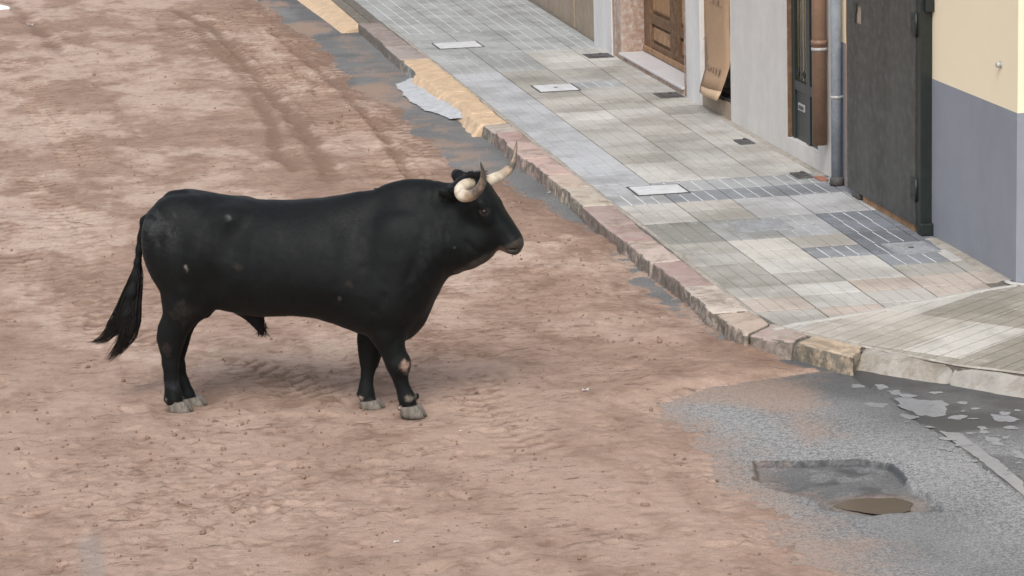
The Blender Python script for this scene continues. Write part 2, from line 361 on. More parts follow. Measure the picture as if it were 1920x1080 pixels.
LOBE = [(3.45,15.95),(4.5,16.05),(4.75,15.8),(4.62,15.2),(4.42,14.5),(4.2,14.35),(4.1,15.0),(3.9,15.3),(3.6,15.5)]
dust = sstep(.15, -.3, pdist(X, Y, LOBE)+(fbm(X, Y, 4, 4)-.5)*.35)*.72
BLOB = [(3.5,37),(4.3,37),(4.36,16),(3.4,16)]
dust = np.maximum(dust, np.where(Y > 16.1, sstep(.40, .64, fbm(X, Y*.8, 1.6, 7, .68, s=12)) * sstep(4.45, 3.9, X+(fbm(X, Y, 6, 4, .7)-.5)*.4) * .9, 0))
dust = np.maximum(dust, .7*np.exp(-(Y-29.6)**2/.02)*(X < 4.36)); 
worn = np.where(dp < .0, worn*.8*sstep(.45, .6, fbm(X, Y, 7, 4, s=33)), worn); wet_and_rim_shade = np.maximum(wet_and_rim_shade, .4*sstep(0, -.03, dp)); wet_and_rim_shade = np.maximum(wet_and_rim_shade, 1.3*sstep(.022, .006, np.abs(dp+.004))*sstep(.35, .5, fbm(X, Y, 4, 3, s=44)+.1*(Y > 13.6)))  # pothole floor darkened; rim line is broken edge plus a painted thin shadow
e0 = np.interp(Y, [11,12.17,13.56,14.63,15.5,15.75,16], [3.85,3.80,3.66,3.62,3.60,3.95,4.8])
dust = np.maximum(dust, np.where(Y < 15.95, .75*sstep(.55, -.1, X-e0+(fbm(X, Y, 5, 4, .7)-.5)*.5), 0))
dust = np.maximum(dust, .42*sstep(.16, .0, pdist(X, Y, PUD)))
vattr(road, 'worn', worn); vattr(road, 'wet_and_rim_shade', np.clip(wet_and_rim_shade, 0, 1.25)); vattr(road, 'dust', np.clip(dust+.04*pit, 0, 1))

# ---- sand spread over the road
xs = np.concatenate([np.arange(-16, -5, .4), np.arange(-5, -.9, .08), np.arange(-.9, 5.05, .0115)]); ys = yrows(11.2, 41, .0145, 1.1)
X, Y, Q = grid(xs, ys)
edge = np.interp(Y, [11,12.17,12.35,12.9,13.56,14.1,14.63,15.1,15.5,15.75,15.95,16.3,16.85,17.7,18.9,20.2,21.9,22.6,23.2,23.9,25.6,26.9,28.5,31.2,33.3,34.4,37.2,41],
                 [3.85,3.80,3.74,3.69,3.66,3.62,3.62,3.55,3.60,3.95,4.80,4.55,4.47,4.37,4.36,4.46,4.22,4.18,4.02,3.92,3.90,3.92,3.72,3.78,3.70,3.66,3.50,3.3])
edge = edge+(fbm(X, Y, 2.2, 4, s=4)-.5)*.35+(fbm(X, Y, 14, 3, .7, s=6)-.5)*np.where(Y < 15.9, .34, .16)
ins = edge-X
thick = .030*sstep(-.02, .55, ins)+.010*sstep(-.06, .10, ins)-.022*sstep(.04, -.12, ins)+(fbm(X, Y, 30, 2, .7, s=61)-.5)*.016*sstep(.3, .0, np.abs(ins))
bx = fbm(X, Y, .55, 3, s=1); tr = fbm(X, Y, 1.4, 4, s=2); f1 = fbm(X, Y, 5, 4, .55, s=3); f2 = fbm(X, Y, 17, 3, .6, s=4)
# how churned the ground is: compacted smooth plates against loose, trodden earth
pn_ = fbm(X, Y*.62, 1.9, 6, .66, s=21)+(fbm(X, Y, .45, 2, s=23)-.5)*.22
loose = sstep(.41, .60, pn_)
churn = np.exp(-(((X-1.0)/.75)**2+((Y-14.1)/.75)**2))+.8*np.exp(-(((X-2.2)/.7)**2+((Y-16.6)/1.2)**2))+.6*np.exp(-(((X-3.3)/.9)**2+((Y-18.5)/2)**2))+.5*np.exp(-(((X-.8)/.5)**2+((Y-19.5)/3)**2))
churn = np.clip(churn, 0, 1)
ridg = 1-np.abs(2*fbm(X*.85, Y*1.25, 3.6, 4, .55, s=31)-1)
ridg2 = 1-np.abs(2*fbm(X*.75, Y*1.3, 8.5, 3, .6, s=51)-1)
Zs = (bx-.5)*.02+(tr-.5)*.018+(f1-.5)*(.014+.008*churn)+(f2-.5)*(.006+.003*churn)+(ridg-.8)*.028*(.25+churn*.7)
Zs += loose*(f1-.45)*.014+(fbm(X*.8, Y*1.1, 34, 2, .6, s=40)-.5)*.005+np.maximum(0, ridg2-.86)*.05*(.3+churn)
moist_and_shade = loose*.40+(fbm(X, Y*.8, 4.1, 5, .65, s=8)-.5)*1.0+.08*sstep(18, 24, Y)+(.22+.5*churn)*np.maximum(0, ridg2-.80)*5
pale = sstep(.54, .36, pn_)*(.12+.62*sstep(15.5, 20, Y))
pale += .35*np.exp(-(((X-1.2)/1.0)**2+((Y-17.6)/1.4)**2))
# wheel ruts and tyre treads, read off the ground; damp tone also paints groove shade
def G(*pts): return [tuple(gnd(*p)[:2]) for p in pts]
ruts = [(G((395,0),(330,25),(400,60),(440,105),(500,175),(560,240),(600,300),(625,345))[1:], .075, .017, 1.0),
        (G((370,60),(430,120),(480,190),(510,240),(520,300),(560,330)), .06, .012, .85),
        (G((505,60),(560,105),(640,170),(700,235),(745,300),(775,345)), .05, .016, .7),
        (G((20,10),(70,60),(120,110)), .09, .018, .6)]
for ln, wd, dp_, mo in ruts:
    d, s, sg = ldist(X, Y, ln); d = d+(f1-.5)*.03
    Zs += -dp_*np.exp(-(d/wd)**2)+dp_*.55*np.exp(-((d-wd*1.7)/(wd*.6))**2)
    moist_and_shade += mo*np.exp(-(d/(wd*1.0))**2)*.8
treads = [(G((555,40),(625,110),(700,180),(760,245),(800,300)), .20, .17, .012),
          (G((390,30),(470,85),(560,160),(620,230),(655,290)), .20, .18, .013),
          (G((0,430),(60,520),(100,600)), .2, .15, .008), (G((480,20),(560,95),(630,170),(690,235),(735,300),(765,350)), .30, .2, .017),
          (G((330,60),(400,90),(470,130),(520,175),(560,230)), .22, .19, .010),
          (G((20,120),(60,175),(95,225),(130,265),(160,320)), .22, .17, .014),
          (G((60,330),(120,400),(150,480),(200,560),(215,640)), .20, .16, .010),
          (G((430,690),(520,715),(590,760)), .17, .12, .012),
          (G((880,720),(930,800),(1010,860)), .17, .12, .008),
          (G((100,560),(200,620),(300,660)), .2, .15, .006)]
for ln, wd, per, dp_ in treads:
    d, s, sg = ldist(X, Y, ln); m = sstep(wd, wd*.8, d)*(.35+.65*sstep(.36, .52, fbm(X, Y, 1.3, 3, s=13)))
    ph = (s+d*.35)/per*2*math.pi+(f1-.5)*1.6
    lug = sstep(.0, .6, np.sin(ph+sg*.9))
    Zs += -dp_*1.3*lug*m; moist_and_shade += .62*lug*m-.12*m
# foot and hoof prints
rp = np.random.default_rng(5)
def grid_idx(x0, x1, y0, y1):
    i0, i1 = np.searchsorted(xs, [x0, x1]); j0, j1 = np.searchsorted(ys, [y0, y1]); return i0, i1, j0, j1
nx_ = len(xs); Zg = Zs.reshape(len(ys), nx_); Mg = moist_and_shade.reshape(len(ys), nx_); Xg = X.reshape(len(ys), nx_); Yg = Y.reshape(len(ys), nx_)
for k in range(1100):
    y = 11.5+26*rp.random()**1.4; x = -1+5.6*rp.random()
    if k < 330:
        x = rp.normal(1.0, .8); y = rp.normal(14.2, .8)
    a = rp.uniform(.03, .10); b = a*rp.uniform(.35, .8); th = rp.uniform(0, math.pi); dep = rp.uniform(.003, .012)*min(1, a/.06)
    i0, i1, j0, j1 = grid_idx(x-.25, x+.25, y-.25, y+.25)
    if i1-i0 < 3 or j1-j0 < 2: continue
    dx = Xg[j0:j1, i0:i1]-x; dy = Yg[j0:j1, i0:i1]-y
    u = (dx*math.cos(th)+dy*math.sin(th))/a; v = (-dx*math.sin(th)+dy*math.cos(th))/b; q = u*u+v*v
    Zg[j0:j1, i0:i1] += -dep*np.exp(-q*q)+dep*.5*np.exp(-((np.sqrt(q)-1.4)/.35)**2)*(.5+.5*np.tanh(u*2))
    Mg[j0:j1, i0:i1] += rp.uniform(-.1, .35)*np.exp(-q*q)
Zs = Zg.ravel(); moist_and_shade = Mg.ravel()
# settle the surface under the hooves, with a contact shadow painted into the colour
for hxx, hyy in ((1.0,16.1),(1.12,16.23),(2.26,15.55),(2.07,15.84)):
    rr_ = np.hypot(X-hxx, Y-hyy); wgt = np.exp(-(rr_/.17)**4); Zs = Zs*(1-wgt)+(-.033)*wgt+.010*np.exp(-((rr_-.095)/.028)**2); moist_and_shade += .4*np.exp(-(rr_/.1)**4)
Z = thick+Zs*sstep(-.05, .4, ins)*.95
Z = np.where(pdist(X, Y, POT) < .04, -.2, Z)
grey = .8*sstep(.35, .75, 1-np.abs(X-.36)/.12)*sstep(13.9, 13.5, Y)*.6
grey = np.maximum(grey, sstep(.10, -.02, ins)*.25)
moist_and_shade += .35*sstep(.5, .0, ins)*(Y > 16)
Zr = Z
kb = np.interp(Y, [p[1] for p in KERB_OUT[::-1]], [p[0] for p in KERB_OUT[::-1]])
Zr = Zr+.03*sstep(.10, .0, kb-X)*sstep(16.0, 16.6, Y)*sstep(21.5, 19, Y)*(.3+fbm(X, Y, 6, 3))
kout = np.interp(Y, [p[1] for p in KERB_OUT[::-1]], [p[0] for p in KERB_OUT[::-1]])
sel = (X < kout+.06)
keep = sel[Q].all(1) & (ins > -.16)[Q].any(1)
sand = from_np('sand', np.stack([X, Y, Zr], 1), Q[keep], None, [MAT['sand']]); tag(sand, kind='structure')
vattr(sand, 'moist_and_shade', np.clip(moist_and_shade, 0, 1.3)); vattr(sand, 'pale', np.clip(pale, 0, 1)); vattr(sand, 'grey', np.clip(grey, 0, 1))
SZ = (xs, ys, Zr.reshape(len(ys), nx_))
def sandz(x, y):
    i = min(len(SZ[0])-1, np.searchsorted(SZ[0], x)); j = min(len(SZ[1])-1, np.searchsorted(SZ[1], y)); return max(float(SZ[2][j, i]), 0)

# ---- crumbs of earth lying on the sand
V = []; Qc = []; rc = np.random.default_rng(11)
ico = bmesh.new(); bmesh.ops.create_icosphere(ico, subdivisions=1, radius=1)
iv = np.array([v.co[:] for v in ico.verts]); itri = np.array([[v.index for v in f.verts] for f in ico.faces]); ico.free()
for k in range(2300):
    y = 11.6+24*rc.random()**1.6; x = rc.uniform(-.8, 4.3)
    if k % 3 == 0: x = rc.normal(1.2, .9); y = rc.normal(14.6, 1.3)
    if k % 7 == 0: x = 3.9+rc.normal(0, .3); y = rc.uniform(16.3, 21)
    if k % 11 == 0: x = 3.45+rc.normal(0, .25); y = rc.uniform(26, 37)
    r = abs(rc.normal(0, .004))+.0025
    if rc.random() < .012: r *= 2
    e = np.interp(y, [12, 16, 40], [3.7, 4.4, 3.7])
    if x > e-.15: continue
    p = iv*(r*rc.uniform(.7, 1.4, 3))*rc.uniform(.8, 1.2, (len(iv), 1))
    p = p+np.array([x, y, sandz(x, y)+r*.35]); Qc.append(itri+len(iv)*len(V)); V.append(p)
c = from_np('earth_crumbs', np.concatenate(V), np.concatenate(Qc), None, [MAT['sand']], smooth=False)
for nm, v_ in (('moist_and_shade', .75), ('pale', 0), ('grey', 0)): vattr(c, nm, [v_]*(len(V)*len(iv)))
tag(c, 'loose crumbs of brown earth scattered over the trodden sand', 'crumbs', kind='stuff')

# ================================================================== PAVEMENT
kp = []
def kin(y): return np.interp(y, [p[1] for p in KERB_IN[::-1]], [p[0] for p in KERB_IN[::-1]])
slab_poly = [(p[0]-(.10 if p[1] > 17 else -.01), p[1]) for p in KERB_IN]+[(14, 14.35), (14, 40)]
bm = bmesh.new()
top = [bm.verts.new((x, y, .098)) for x, y in slab_poly]; f = bm.faces.new(top)
r = bmesh.ops.extrude_face_region(bm, geom=[f]); 
for v in r['geom']:
    if isinstance(v, bmesh.types.BMVert): v.co.z = -.05
bmesh.ops.recalc_face_normals(bm, faces=bm.faces[:])
pave = from_bm('pavement', bm, None, [MAT['joint']]); tag(pave, kind='structure')

BEI = [(.415,.40,.37),(.46,.45,.425),(.375,.365,.335),(.50,.49,.465),(.41,.40,.38),(.335,.325,.295)]
def tint(c, a, b):
    k = random.uniform(a, b); return tuple(v*k for v in c)
def tile(poly, d, n, org, colr, alpha, ztop=.110, nm='paving_tile', jit=True):
    """grooved paving tile: n bars running along d, starting from org"""
    if area(poly) < 0: poly = poly[::-1]
    poly = inset(poly, .0048)
    if len(poly) < 3 or area(poly) < .002: return
    nxv = (-d[1], d[0]); wbar = .45/n if n else 1
    ds = [(p[0]-org[0])*nxv[0]+(p[1]-org[1])*nxv[1] for p in poly]; lo, hi = min(ds), max(ds)
    nb = n; wb = (hi-lo)/nb if jit else wbar
    bm = bmesh.new(); cx = sum(p[0] for p in poly)/len(poly); cy = sum(p[1] for p in poly)/len(poly)
    gv = [bm.verts.new((p[0]-cx, p[1]-cy, ztop-.005)) for p in poly]; bm.faces.new(gv).material_index = 1
    k0 = lo
    if not jit:
        k0 = math.floor(lo/wbar)*wbar; nb = int(math.ceil((hi-k0)/wbar-1e-6)); wb = wbar
    g = .0024 if alpha < .4 else .0065
    if not jit: g = .005
    tx, ty = random.uniform(-.004, .004), random.uniform(-.004, .004)
    for k in range(nb):
        a, b_ = k0+k*wb, k0+(k+1)*wb
        o0 = org[0]*nxv[0]+org[1]*nxv[1]
        q = clip(clip(poly, nxv[0], nxv[1], o0+b_-(g if k < nb-1 else 0)), -nxv[0], -nxv[1], -(o0+a+(g if k > 0 else 0)))
        q = [q[i] for i in range(len(q)) if i == 0 or math.hypot(q[i][0]-q[i-1][0], q[i][1]-q[i-1][1]) > 1e-4]
        if len(q) < 3 or abs(area(q)) < .0008: continue
        q2 = inset(q, .003)
        if len(q2) != len(q): q2 = q
        zz = lambda p: ztop+(p[0]-cx)*tx+(p[1]-cy)*ty
        lov = [bm.verts.new((p[0]-cx, p[1]-cy, ztop-.011)) for p in q]; mv = [bm.verts.new((p[0]-cx, p[1]-cy, zz(p)-.0025)) for p in q]
        tv = [bm.verts.new((p[0]-cx, p[1]-cy, zz(p))) for p in q2]
        bm.faces.new(tv); m_ = len(q)
        for i in range(m_):
            j = (i+1) % m_
            bm.faces.new((mv[i], mv[j], tv[j], tv[i])); bm.faces.new((lov[i], lov[j], mv[j], mv[i]))
    o = from_bm(nm, bm, pave, [MAT['tile'], MAT['groove' if jit else 'groove_dark']]); o.location = (cx, cy, 0); o.color = (*colr, alpha)
    return o
yc = [15.9,16.3,16.7,17.13,17.50,17.85,18.22,18.61,18.98,19.39,19.78,20.17,20.58,20.95,21.38,21.84,22.29,22.74,23.22,23.68,24.12,24.64,25.14,25.64,26.12]
while yc[-1] < 39: yc.append(yc[-1]+.48)
def gx(k, y):
    t = (y-17)/11
    return [None, 5.085+.065*t, 5.50+.155*t, 5.905+.26*t, 6.32+.33*t, 6.9][k]
LB = ((4.55, 16.60), (6.60, 17.44))            # line where the straight courses meet the turned ones
nb_ = np.array([-(LB[1][1]-LB[0][1]), LB[1][0]-LB[0][0]]); nb_ /= np.linalg.norm(nb_); db_ = nb_@np.array(LB[0])
DK = (.185, .20, .225); DK2 = (.235, .25, .27); STR = (.41, .425, .445); FAR = (.355, .37, .37)
WALLX = 6.53
for j in range(len(yc)-1):
    y0, y1 = yc[j], yc[j+1]; ym = (y0+y1)/2
    for k in range(5):
        xa0 = kin(y0) if k == 0 else gx(k, y0); xa1 = kin(y1) if k == 0 else gx(k, y1)
        xb0 = gx(k+1, y0); xb1 = gx(k+1, y1)
        if k == 0: xa0 += .012; xa1 += .012
        if k == 4:
            if ym < 17.5: continue
            xb0 = xb1 = WALLX-.005
            if ym > 29.5: continue
        if k == 3: 
            xb0 = min(xb0, WALLX-.005); xb1 = min(xb1, WALLX-.005)
            if ym > 29.5: xb0 = 6.56+(y0-30.2)*.02; xb1 = 6.56+(y1-30.2)*.02
        if min(xb0-xa0, xb1-xa1) < .03: continue
        poly = [(xa0, y0+.006), (xb0, y0+.006), (xb1, y1-.006), (xa1, y1-.006)]
        poly = clip(poly, -nb_[0], -nb_[1], -(db_+.01))
        if len(poly) < 3: continue
        xm = (xa0+xb0)/2
        al = .05; base = random.choice(BEI); cc = (lambda k: tuple(c*k for c in base))(random.uniform(.93, 1.07))
        if ym > 30.0: cc = tint(FAR, .9, 1.05); al = .85 if ym > 31.8 or k > 1 else .15
        elif ym > 28.6: cc = tint(FAR if k < 2 else BEI[1], .95, 1.08); al = .5 if k < 2 else .1
        elif k == 0 and ym > 21.4: cc = tint(STR, .96, 1.06); al = .25
        elif 20.95 < ym < 21.8: cc = DK2 if (20.95 < ym < 21.4 and k > 0) else (.33,.34,.35); al = .9; cc = tint(cc, .93, 1.07)
        elif 20.17 < ym < 20.95 and k >= 2: cc = tint((.42,.425,.435), .96, 1.05); al = .2
        elif k >= 3 and 18.6 < ym < 20.2: cc = tint(DK, .9, 1.08); al = .95
        elif k == 3 and 18.2 < ym < 18.7: cc = DK2; al = .95
        elif k == 2 and 18.7 < ym < 19.0: cc = DK2; al = .95
        elif k == 2 and 19.4 < ym < 20.2: cc = (.36,.37,.385); al = .5
        elif k == 0 and 19.39 < ym < 20.17: cc = (.235,.235,.215)
        elif k == 1 and 19.39 < ym < 20.17: cc = (.31,.315,.31)
        elif k == 1 and 18.6 < ym < 19.39: cc = (.49,.475,.44)
        elif k == 0 and 20.17 < ym < 20.95: cc = (.47,.46,.435)
        elif ym < 18 and random.random() < .45: cc = (.43,.375,.33)
        elif 26.9 < ym < 27.8 and k == 2: cc = (.36,.375,.385); al = .8
        n = 4 if k < 4 else max(1, int((xb0-xa0)/.11))
        if k == 3 and xb0-xa0 < .35: n = 3
        tile(poly, (0, 1), n, (xa0, y0), cc, al)
# turned courses at the corner
D = (math.cos(R(39.7)), math.sin(R(39.7))); N = (-D[1], D[0]); O = (4.98, 16.21)
for a in range(-3, 7):
    for b in range(-9, 3):
        if a*.43 > 3.2: continue
        pts = []
        for u, v in ((a*.43, b*.405), ((a+1)*.43, b*.405), ((a+1)*.43, (b+1)*.405), (a*.43, (b+1)*.405)):
            pts.append((O[0]+D[0]*u+N[0]*v, O[1]+D[1]*u+N[1]*v))
        pts = clip(pts, nb_[0], nb_[1], db_-.012)
        # kerb side
        for i in range(11, 16):
            (x0, y0), (x1, y1) = KERB_IN[i], KERB_IN[i+1] if i+1 < len(KERB_IN) else (8, 13)
            l = math.hypot(x1-x0, y1-y0); nxx, nyy = (y1-y0)/l, -(x1-x0)/l
            if len(pts) >= 3: pts = clip(pts, nxx, nyy, nxx*x0+nyy*y0-.012)
        if len(pts) < 3: continue
        cx = sum(p[0] for p in pts)/len(pts); cy = sum(p[1] for p in pts)/len(pts)
        if cx > 8.2: continue
        if cy > 17.42 and cx > 6.5: continue
        cc = (.305,.285,.245)
        if (a in (2, 3, 4) and b == 0) or (b == -1 and a in (0, 1)): cc = (.45,.435,.40) if b == 0 else (.42,.395,.35)
        if b == -2 and a in (0, 1): cc = (.47,.455,.42)
        if b == 0 and a < 0: cc = (.34,.27,.21)
        if b == 0 and a in (0, 1): cc = (.44, .41, .37)
        if b == 1: cc = (.47,.46,.44)
        tile(pts, D, 4, (O[0], O[1]), tint(cc, .95, 1.05), .0, jit=False)
# mortar fillet where the two layings meet
def ribbon(name, line, w0, w1, z, parent, mat, seed=0, n=60, **k):
    P = np.array(line); seg = np.hypot(*np.diff(P, axis=0).T); S = np.concatenate([[0], np.cumsum(seg)]); ss = np.linspace(0, S[-1], n)
    cx = np.interp(ss, S, P[:, 0]); cy = np.interp(ss, S, P[:, 1]); tx = np.gradient(cx); ty = np.gradient(cy); l = np.hypot(tx, ty); tx /= l; ty /= l
    wa = w0*(.6+.8*fbm(ss, ss*0+seed, 5, 4)); wb = w1*(.6+.8*fbm(ss, ss*0+seed+5, 5, 4))
    bm = bmesh.new(); A = [];
    for i in range(n):
        row = []
        for t, zz in ((-1.0, -.006), (-.7, .002), (0, .004), (.7, .002), (1.0, -.006)):
            ww = wa[i] if t < 0 else wb[i]
            row.append(bm.verts.new((cx[i]-ty[i]*t*ww, cy[i]+tx[i]*t*ww, z+zz)))
        A.append(row)
    for i in range(n-1):
        for j in range(4): bm.faces.new((A[i][j], A[i][j+1], A[i+1][j+1], A[i+1][j]))
    bmesh.ops.recalc_face_normals(bm, faces=bm.faces[:])
    for f in bm.faces:
        if f.normal.z < 0: f.normal_flip()
    return from_bm(name, bm, parent, [mat], True)
ribbon('mortar_fillet', [(4.66,16.62),(4.86,16.74),(5.08,16.80),(5.47,16.95),(5.79,17.10),(6.20,17.27),(6.50,17.36)], .03, .045, .109, pave, MAT['smear'], 3, 120)
ribbon('mortar_fillet', [(4.67,x) if x < 20 else (4.655,x) for x in np.linspace(17, 33, 12)], .022, .022, .108, pave, MAT['mortar'], 8, 300)
ribbon('mortar_fillet', [(4.69,16.75),(4.82,16.48),(5.05,16.07),(5.43,15.45),(5.75,15.13)], .015, .018, .110, pave, MAT['mortar'], 9, 80)
ribbon('mortar_fillet', [(6.50,x) for x in (17.5, 18.3, 19.0)], .04, .07, .112, pave, MAT['mortar'], 10, 60)
ribbon('mortar_fillet', [(6.505,x) for x in (21.6, 22.5, 24, 25.5)], .045, .05, .112, pave, MAT['mortar'], 11, 120)
ribbon('mortar_fillet', [(6.50,17.95),(6.49,17.45),(6.56,17.36),(7.2,17.30)], .02, .03, .112, pave, MAT['smear'], 12, 60)

# ---- kerb
kerb_bed = bmesh.new()
n = 200
ssy = np.linspace(40, 16.0, n)
A = []
for y in ssy:
    a = float(np.interp(y, [p[1] for p in KERB_OUT[::-1]], [p[0] for p in KERB_OUT[::-1]]))+.03; b = float(kin(y))
    A.append([kerb_bed.verts.new((a, y, -.03)), kerb_bed.verts.new((a, y, .085)), kerb_bed.verts.new((b+.02, y, .09))])
for i in range(n-1):
    for j in range(2): kerb_bed.faces.new((A[i][j], A[i][j+1], A[i+1][j+1], A[i+1][j]))
bmesh.ops.recalc_face_normals(kerb_bed, faces=kerb_bed.faces[:])
kerb = from_bm('kerb', kerb_bed, None, [MAT['stone_side']]); tag(kerb, kind='structure')
def stone(top, bot, ztop, zbot, colr, seed, amp=.006, side='kerb_side', topm='stone', zout=None):
    """top/bot: 4 points (outer a, outer b, inner b, inner a)"""
    bm = bmesh.new()
    zt = [ztop if zout is None else zout]*2+[ztop]*2
    tv = [bm.verts.new((*p, z)) for p, z in zip(top, zt)]; bv = [bm.verts.new((*p, zbot)) for p in bot]
    bm.faces.new(tv); bm.faces.new(bv[::-1])
    for i in range(4):
        j = (i+1) % 4; f = bm.faces.new((bv[i], bv[j], tv[j], tv[i])); f.material_index = 1
    bmesh.ops.recalc_face_normals(bm, faces=bm.faces[:])
    es = [e for e in bm.edges if all(v in tv for v in e.verts)]+[e for e in bm.edges if (e.verts[0] in tv) != (e.verts[1] in tv)]
    bmesh.ops.bevel(bm, geom=es, offset=.018, segments=3, affect='EDGES', profile=.5)
    bmesh.ops.subdivide_edges(bm, edges=[e for e in bm.edges if e.calc_length() > .1], cuts=5, use_grid_fill=True)
    bmesh.ops.subdivide_edges(bm, edges=[e for e in bm.edges if e.calc_length() > .07], cuts=2, use_grid_fill=True)
    bmesh.ops.triangulate(bm, faces=[f for f in bm.faces if len(f.verts) > 4])
    bm.normal_update()
    for v in bm.verts:
        x, y, z = v.co
        nn = float(fbm(np.array(x+z*.7+seed), np.array(y-z*.6), 7, 4))-.5
        k = 3.2 if v.normal.z < .6 else 1
        v.co += v.normal*nn*amp*k*2
    bm.normal_update()
    for f in bm.faces:
        f.smooth = True; f.material_index = 0 if f.normal.z > .55 else 1
    o = from_bm('kerb_stone', bm, kerb, [MAT[topm], MAT[side]]); o.color = (*colr, 1)
    return o
SY = [33.2,31.0,29.85,28.75,27.3,25.9,25.22,24.72,24.14,23.28,22.44,21.83,21.02,20.24,19.60,18.83,17.99,17.17]
SC = [(.22,.175,.17),(.30,.26,.255),'Y','Y','Y','Y',(.42,.37,.33),(.37,.25,.235),(.45,.33,.30),(.47,.335,.305),(.47,.38,.32),(.46,.41,.345),(.33,.235,.225),(.34,.235,.225),(.50,.40,.36),(.32,.225,.21),(.53,.46,.41)]
def kout_(y): return float(np.interp(y, [p[1] for p in KERB_OUT[::-1]], [p[0] for p in KERB_OUT[::-1]]))
for i in range(len(SY)-1):
    y1, y0 = SY[i]-.006, SY[i+1]+.006; cst = SC[i]; dx = random.uniform(-.012, .012)
    t = [(kout_(y0)+dx, y0), (kout_(y1)+dx, y1), (float(kin(y1)), y1), (float(kin(y0)), y0)]
    yel = cst == 'Y'
    if yel and 0 < i-1 <= 3 and i > 2:   # painted, dropped outer edge
        t[0] = (t[0][0]+.03, t[0][1]); t[1] = (t[1][0]+.03, t[1][1])
    b = [(t[0][0]-.015, t[0][1]), (t[1][0]-.015, t[1][1]), t[2], t[3]]
    if yel and i > 2: b[0] = (t[0][0]-.10, b[0][1]); b[1] = (t[1][0]-.10, b[1][1])
    o = stone(t, b, .112+random.uniform(-.004, .004), -.03, (.5,.5,.5) if yel else cst, i*3.1, topm='yellow_paint' if yel else 'stone', side='yellow_paint' if (yel and i > 2) else 'kerb_side', amp=.008 if yel else .006)
    if yel: o['label'] = 'kerb stone painted yellow'
# stones round the corner
CS = [((4.44,17.14),(4.47,16.56),(4.69,16.80),(4.67,17.16),(.42,.335,.28),.112),
      ((4.48,16.53),(4.68,16.27),(4.83,16.44),(4.70,16.78),(.35,.27,.245),.112),
      ((4.70,16.25),(4.92,15.80),(5.06,16.05),(4.85,16.41),(.46,.36,.26),.112)]
for i, (a, b, c_, d, cc, z) in enumerate(CS):
    stone([a, b, c_, d], [(a[0]-.015, a[1]-.01), (b[0]-.015, b[1]-.02), c_, d], z, -.03, cc, 40+i*2.3, amp=.010)
LOWS = [((4.965,15.93),(5.345,15.46),(5.43,15.44),(5.07,16.03)), ((5.37,15.43),(5.72,14.93),(5.80,14.98),(5.46,15.42)), ((5.74,14.91),(6.3,14.2),(6.38,14.28),(5.82,14.96))]
for i, (a, b, c_, d) in enumerate(LOWS):
    dx, dy = b[0]-a[0], b[1]-a[1]; l = math.hypot(dx, dy); ox, oy = dy/l*.03, -dx/l*.03
    st = stone([(a[0]-ox*0+.035, a[1]+.03), (b[0]+.035, b[1]+.03), c_, d], [(a[0]+ox, a[1]+oy), (b[0]+ox, b[1]+oy), c_, d], .110, -.03, (.29,.285,.265), 60+i*1.9, amp=.006, side='stone', zout=.085)
# dropped, painted stretch further up the street
y1, y0 = 37.5, 33.25
o = stone([(4.22, y0), (4.10, y1), (4.60, y1), (4.60, y0)], [(4.12, y0), (4.0, y1), (4.60, y1), (4.60, y0)], .095, -.03, (.5,.5,.5), 90, topm='yellow_paint', side='yellow_paint', zout=.045)
o['label'] = 'dropped kerb stretch painted yellow'

# ---- white lime spilled against the kerb
spx = [tuple(gnd(*p)[:2]) for p in [(746,160),(768,152),(800,162),(850,190),(895,225),(868,229),(835,222),(800,210),(770,190),(752,176)]]
xs_ = np.arange(3.85, 4.46, .012); ys_ = np.arange(25.6, 29.4, .02); X, Y, Q2 = grid(xs_, ys_)
d = pdist(X, Y, spx)+(fbm(X, Y, 4, 4)-.5)*.12
Z = .018*sstep(.02, -.16, d)+.045*sstep(4.25, 4.42, X)+(fbm(X, Y, 7, 4)-.5)*.01+.012
kq = (d < .02)[Q2].all(1)
sp = from_np('lime_spill', np.stack([X, Y, Z], 1), Q2[kq], None, [MAT['white_spill']]); tag(sp, 'white lime spill lying on the road at the foot of the yellow painted kerb', 'spill')
# water on the road
def sheet(name, poly, z, mat, amp=.03, fr=6, sm_=2, **k):
    P = []
    for i in range(len(poly)):
        a, b = np.array(poly[i]), np.array(poly[(i+1) % len(poly)])
        for t in np.linspace(0, 1, 22)[:-1]:
            p = a+(b-a)*t; nn = float(fbm(np.array(p[0]), np.array(p[1]), fr, 3))-.5; c0 = np.mean(poly, 0); v = p-c0
            P.append(p+v/np.linalg.norm(v)*nn*amp)
    P = np.array(P)
    for _ in range(sm_): P = (np.roll(P, 1, 0)+2*P+np.roll(P, -1, 0))/4
    bm = bmesh.new(); bm.faces.new([bm.verts.new((p[0], p[1], z)) for p in P]); bmesh.ops.triangulate(bm, faces=bm.faces[:])
    for f in bm.faces:
        if f.normal.z < 0: f.normal_flip()
    o = from_bm(name, bm, None, [mat]); tag(o, **k); return o
sheet('puddle', PUD, -.033, MAT['muddy_water'], .07, 9, 5, kind='structure')
rw = np.random.default_rng(31)
for k in range(46):
    px_, py_ = rw.uniform(1640, 1915), rw.uniform(730, 905)
    if py_ > 735+(px_-1600)*.42+60 or py_ < 700+(px_-1600)*.20: continue
    w_ = rw.uniform(3, 15); h_ = w_*rw.uniform(.15, .3)
    WG.append([(px_+w_*math.cos(t), py_+h_*math.sin(t)) for t in np.linspace(0, 2*math.pi, 7)[:-1]])
for i, gpoly in enumerate(WG):
    sheet('puddle', [tuple(gnd(*p)[:2]) for p in gpoly], .0012+i*.00005, MAT['film_water'], .085, 19, kind='structure')

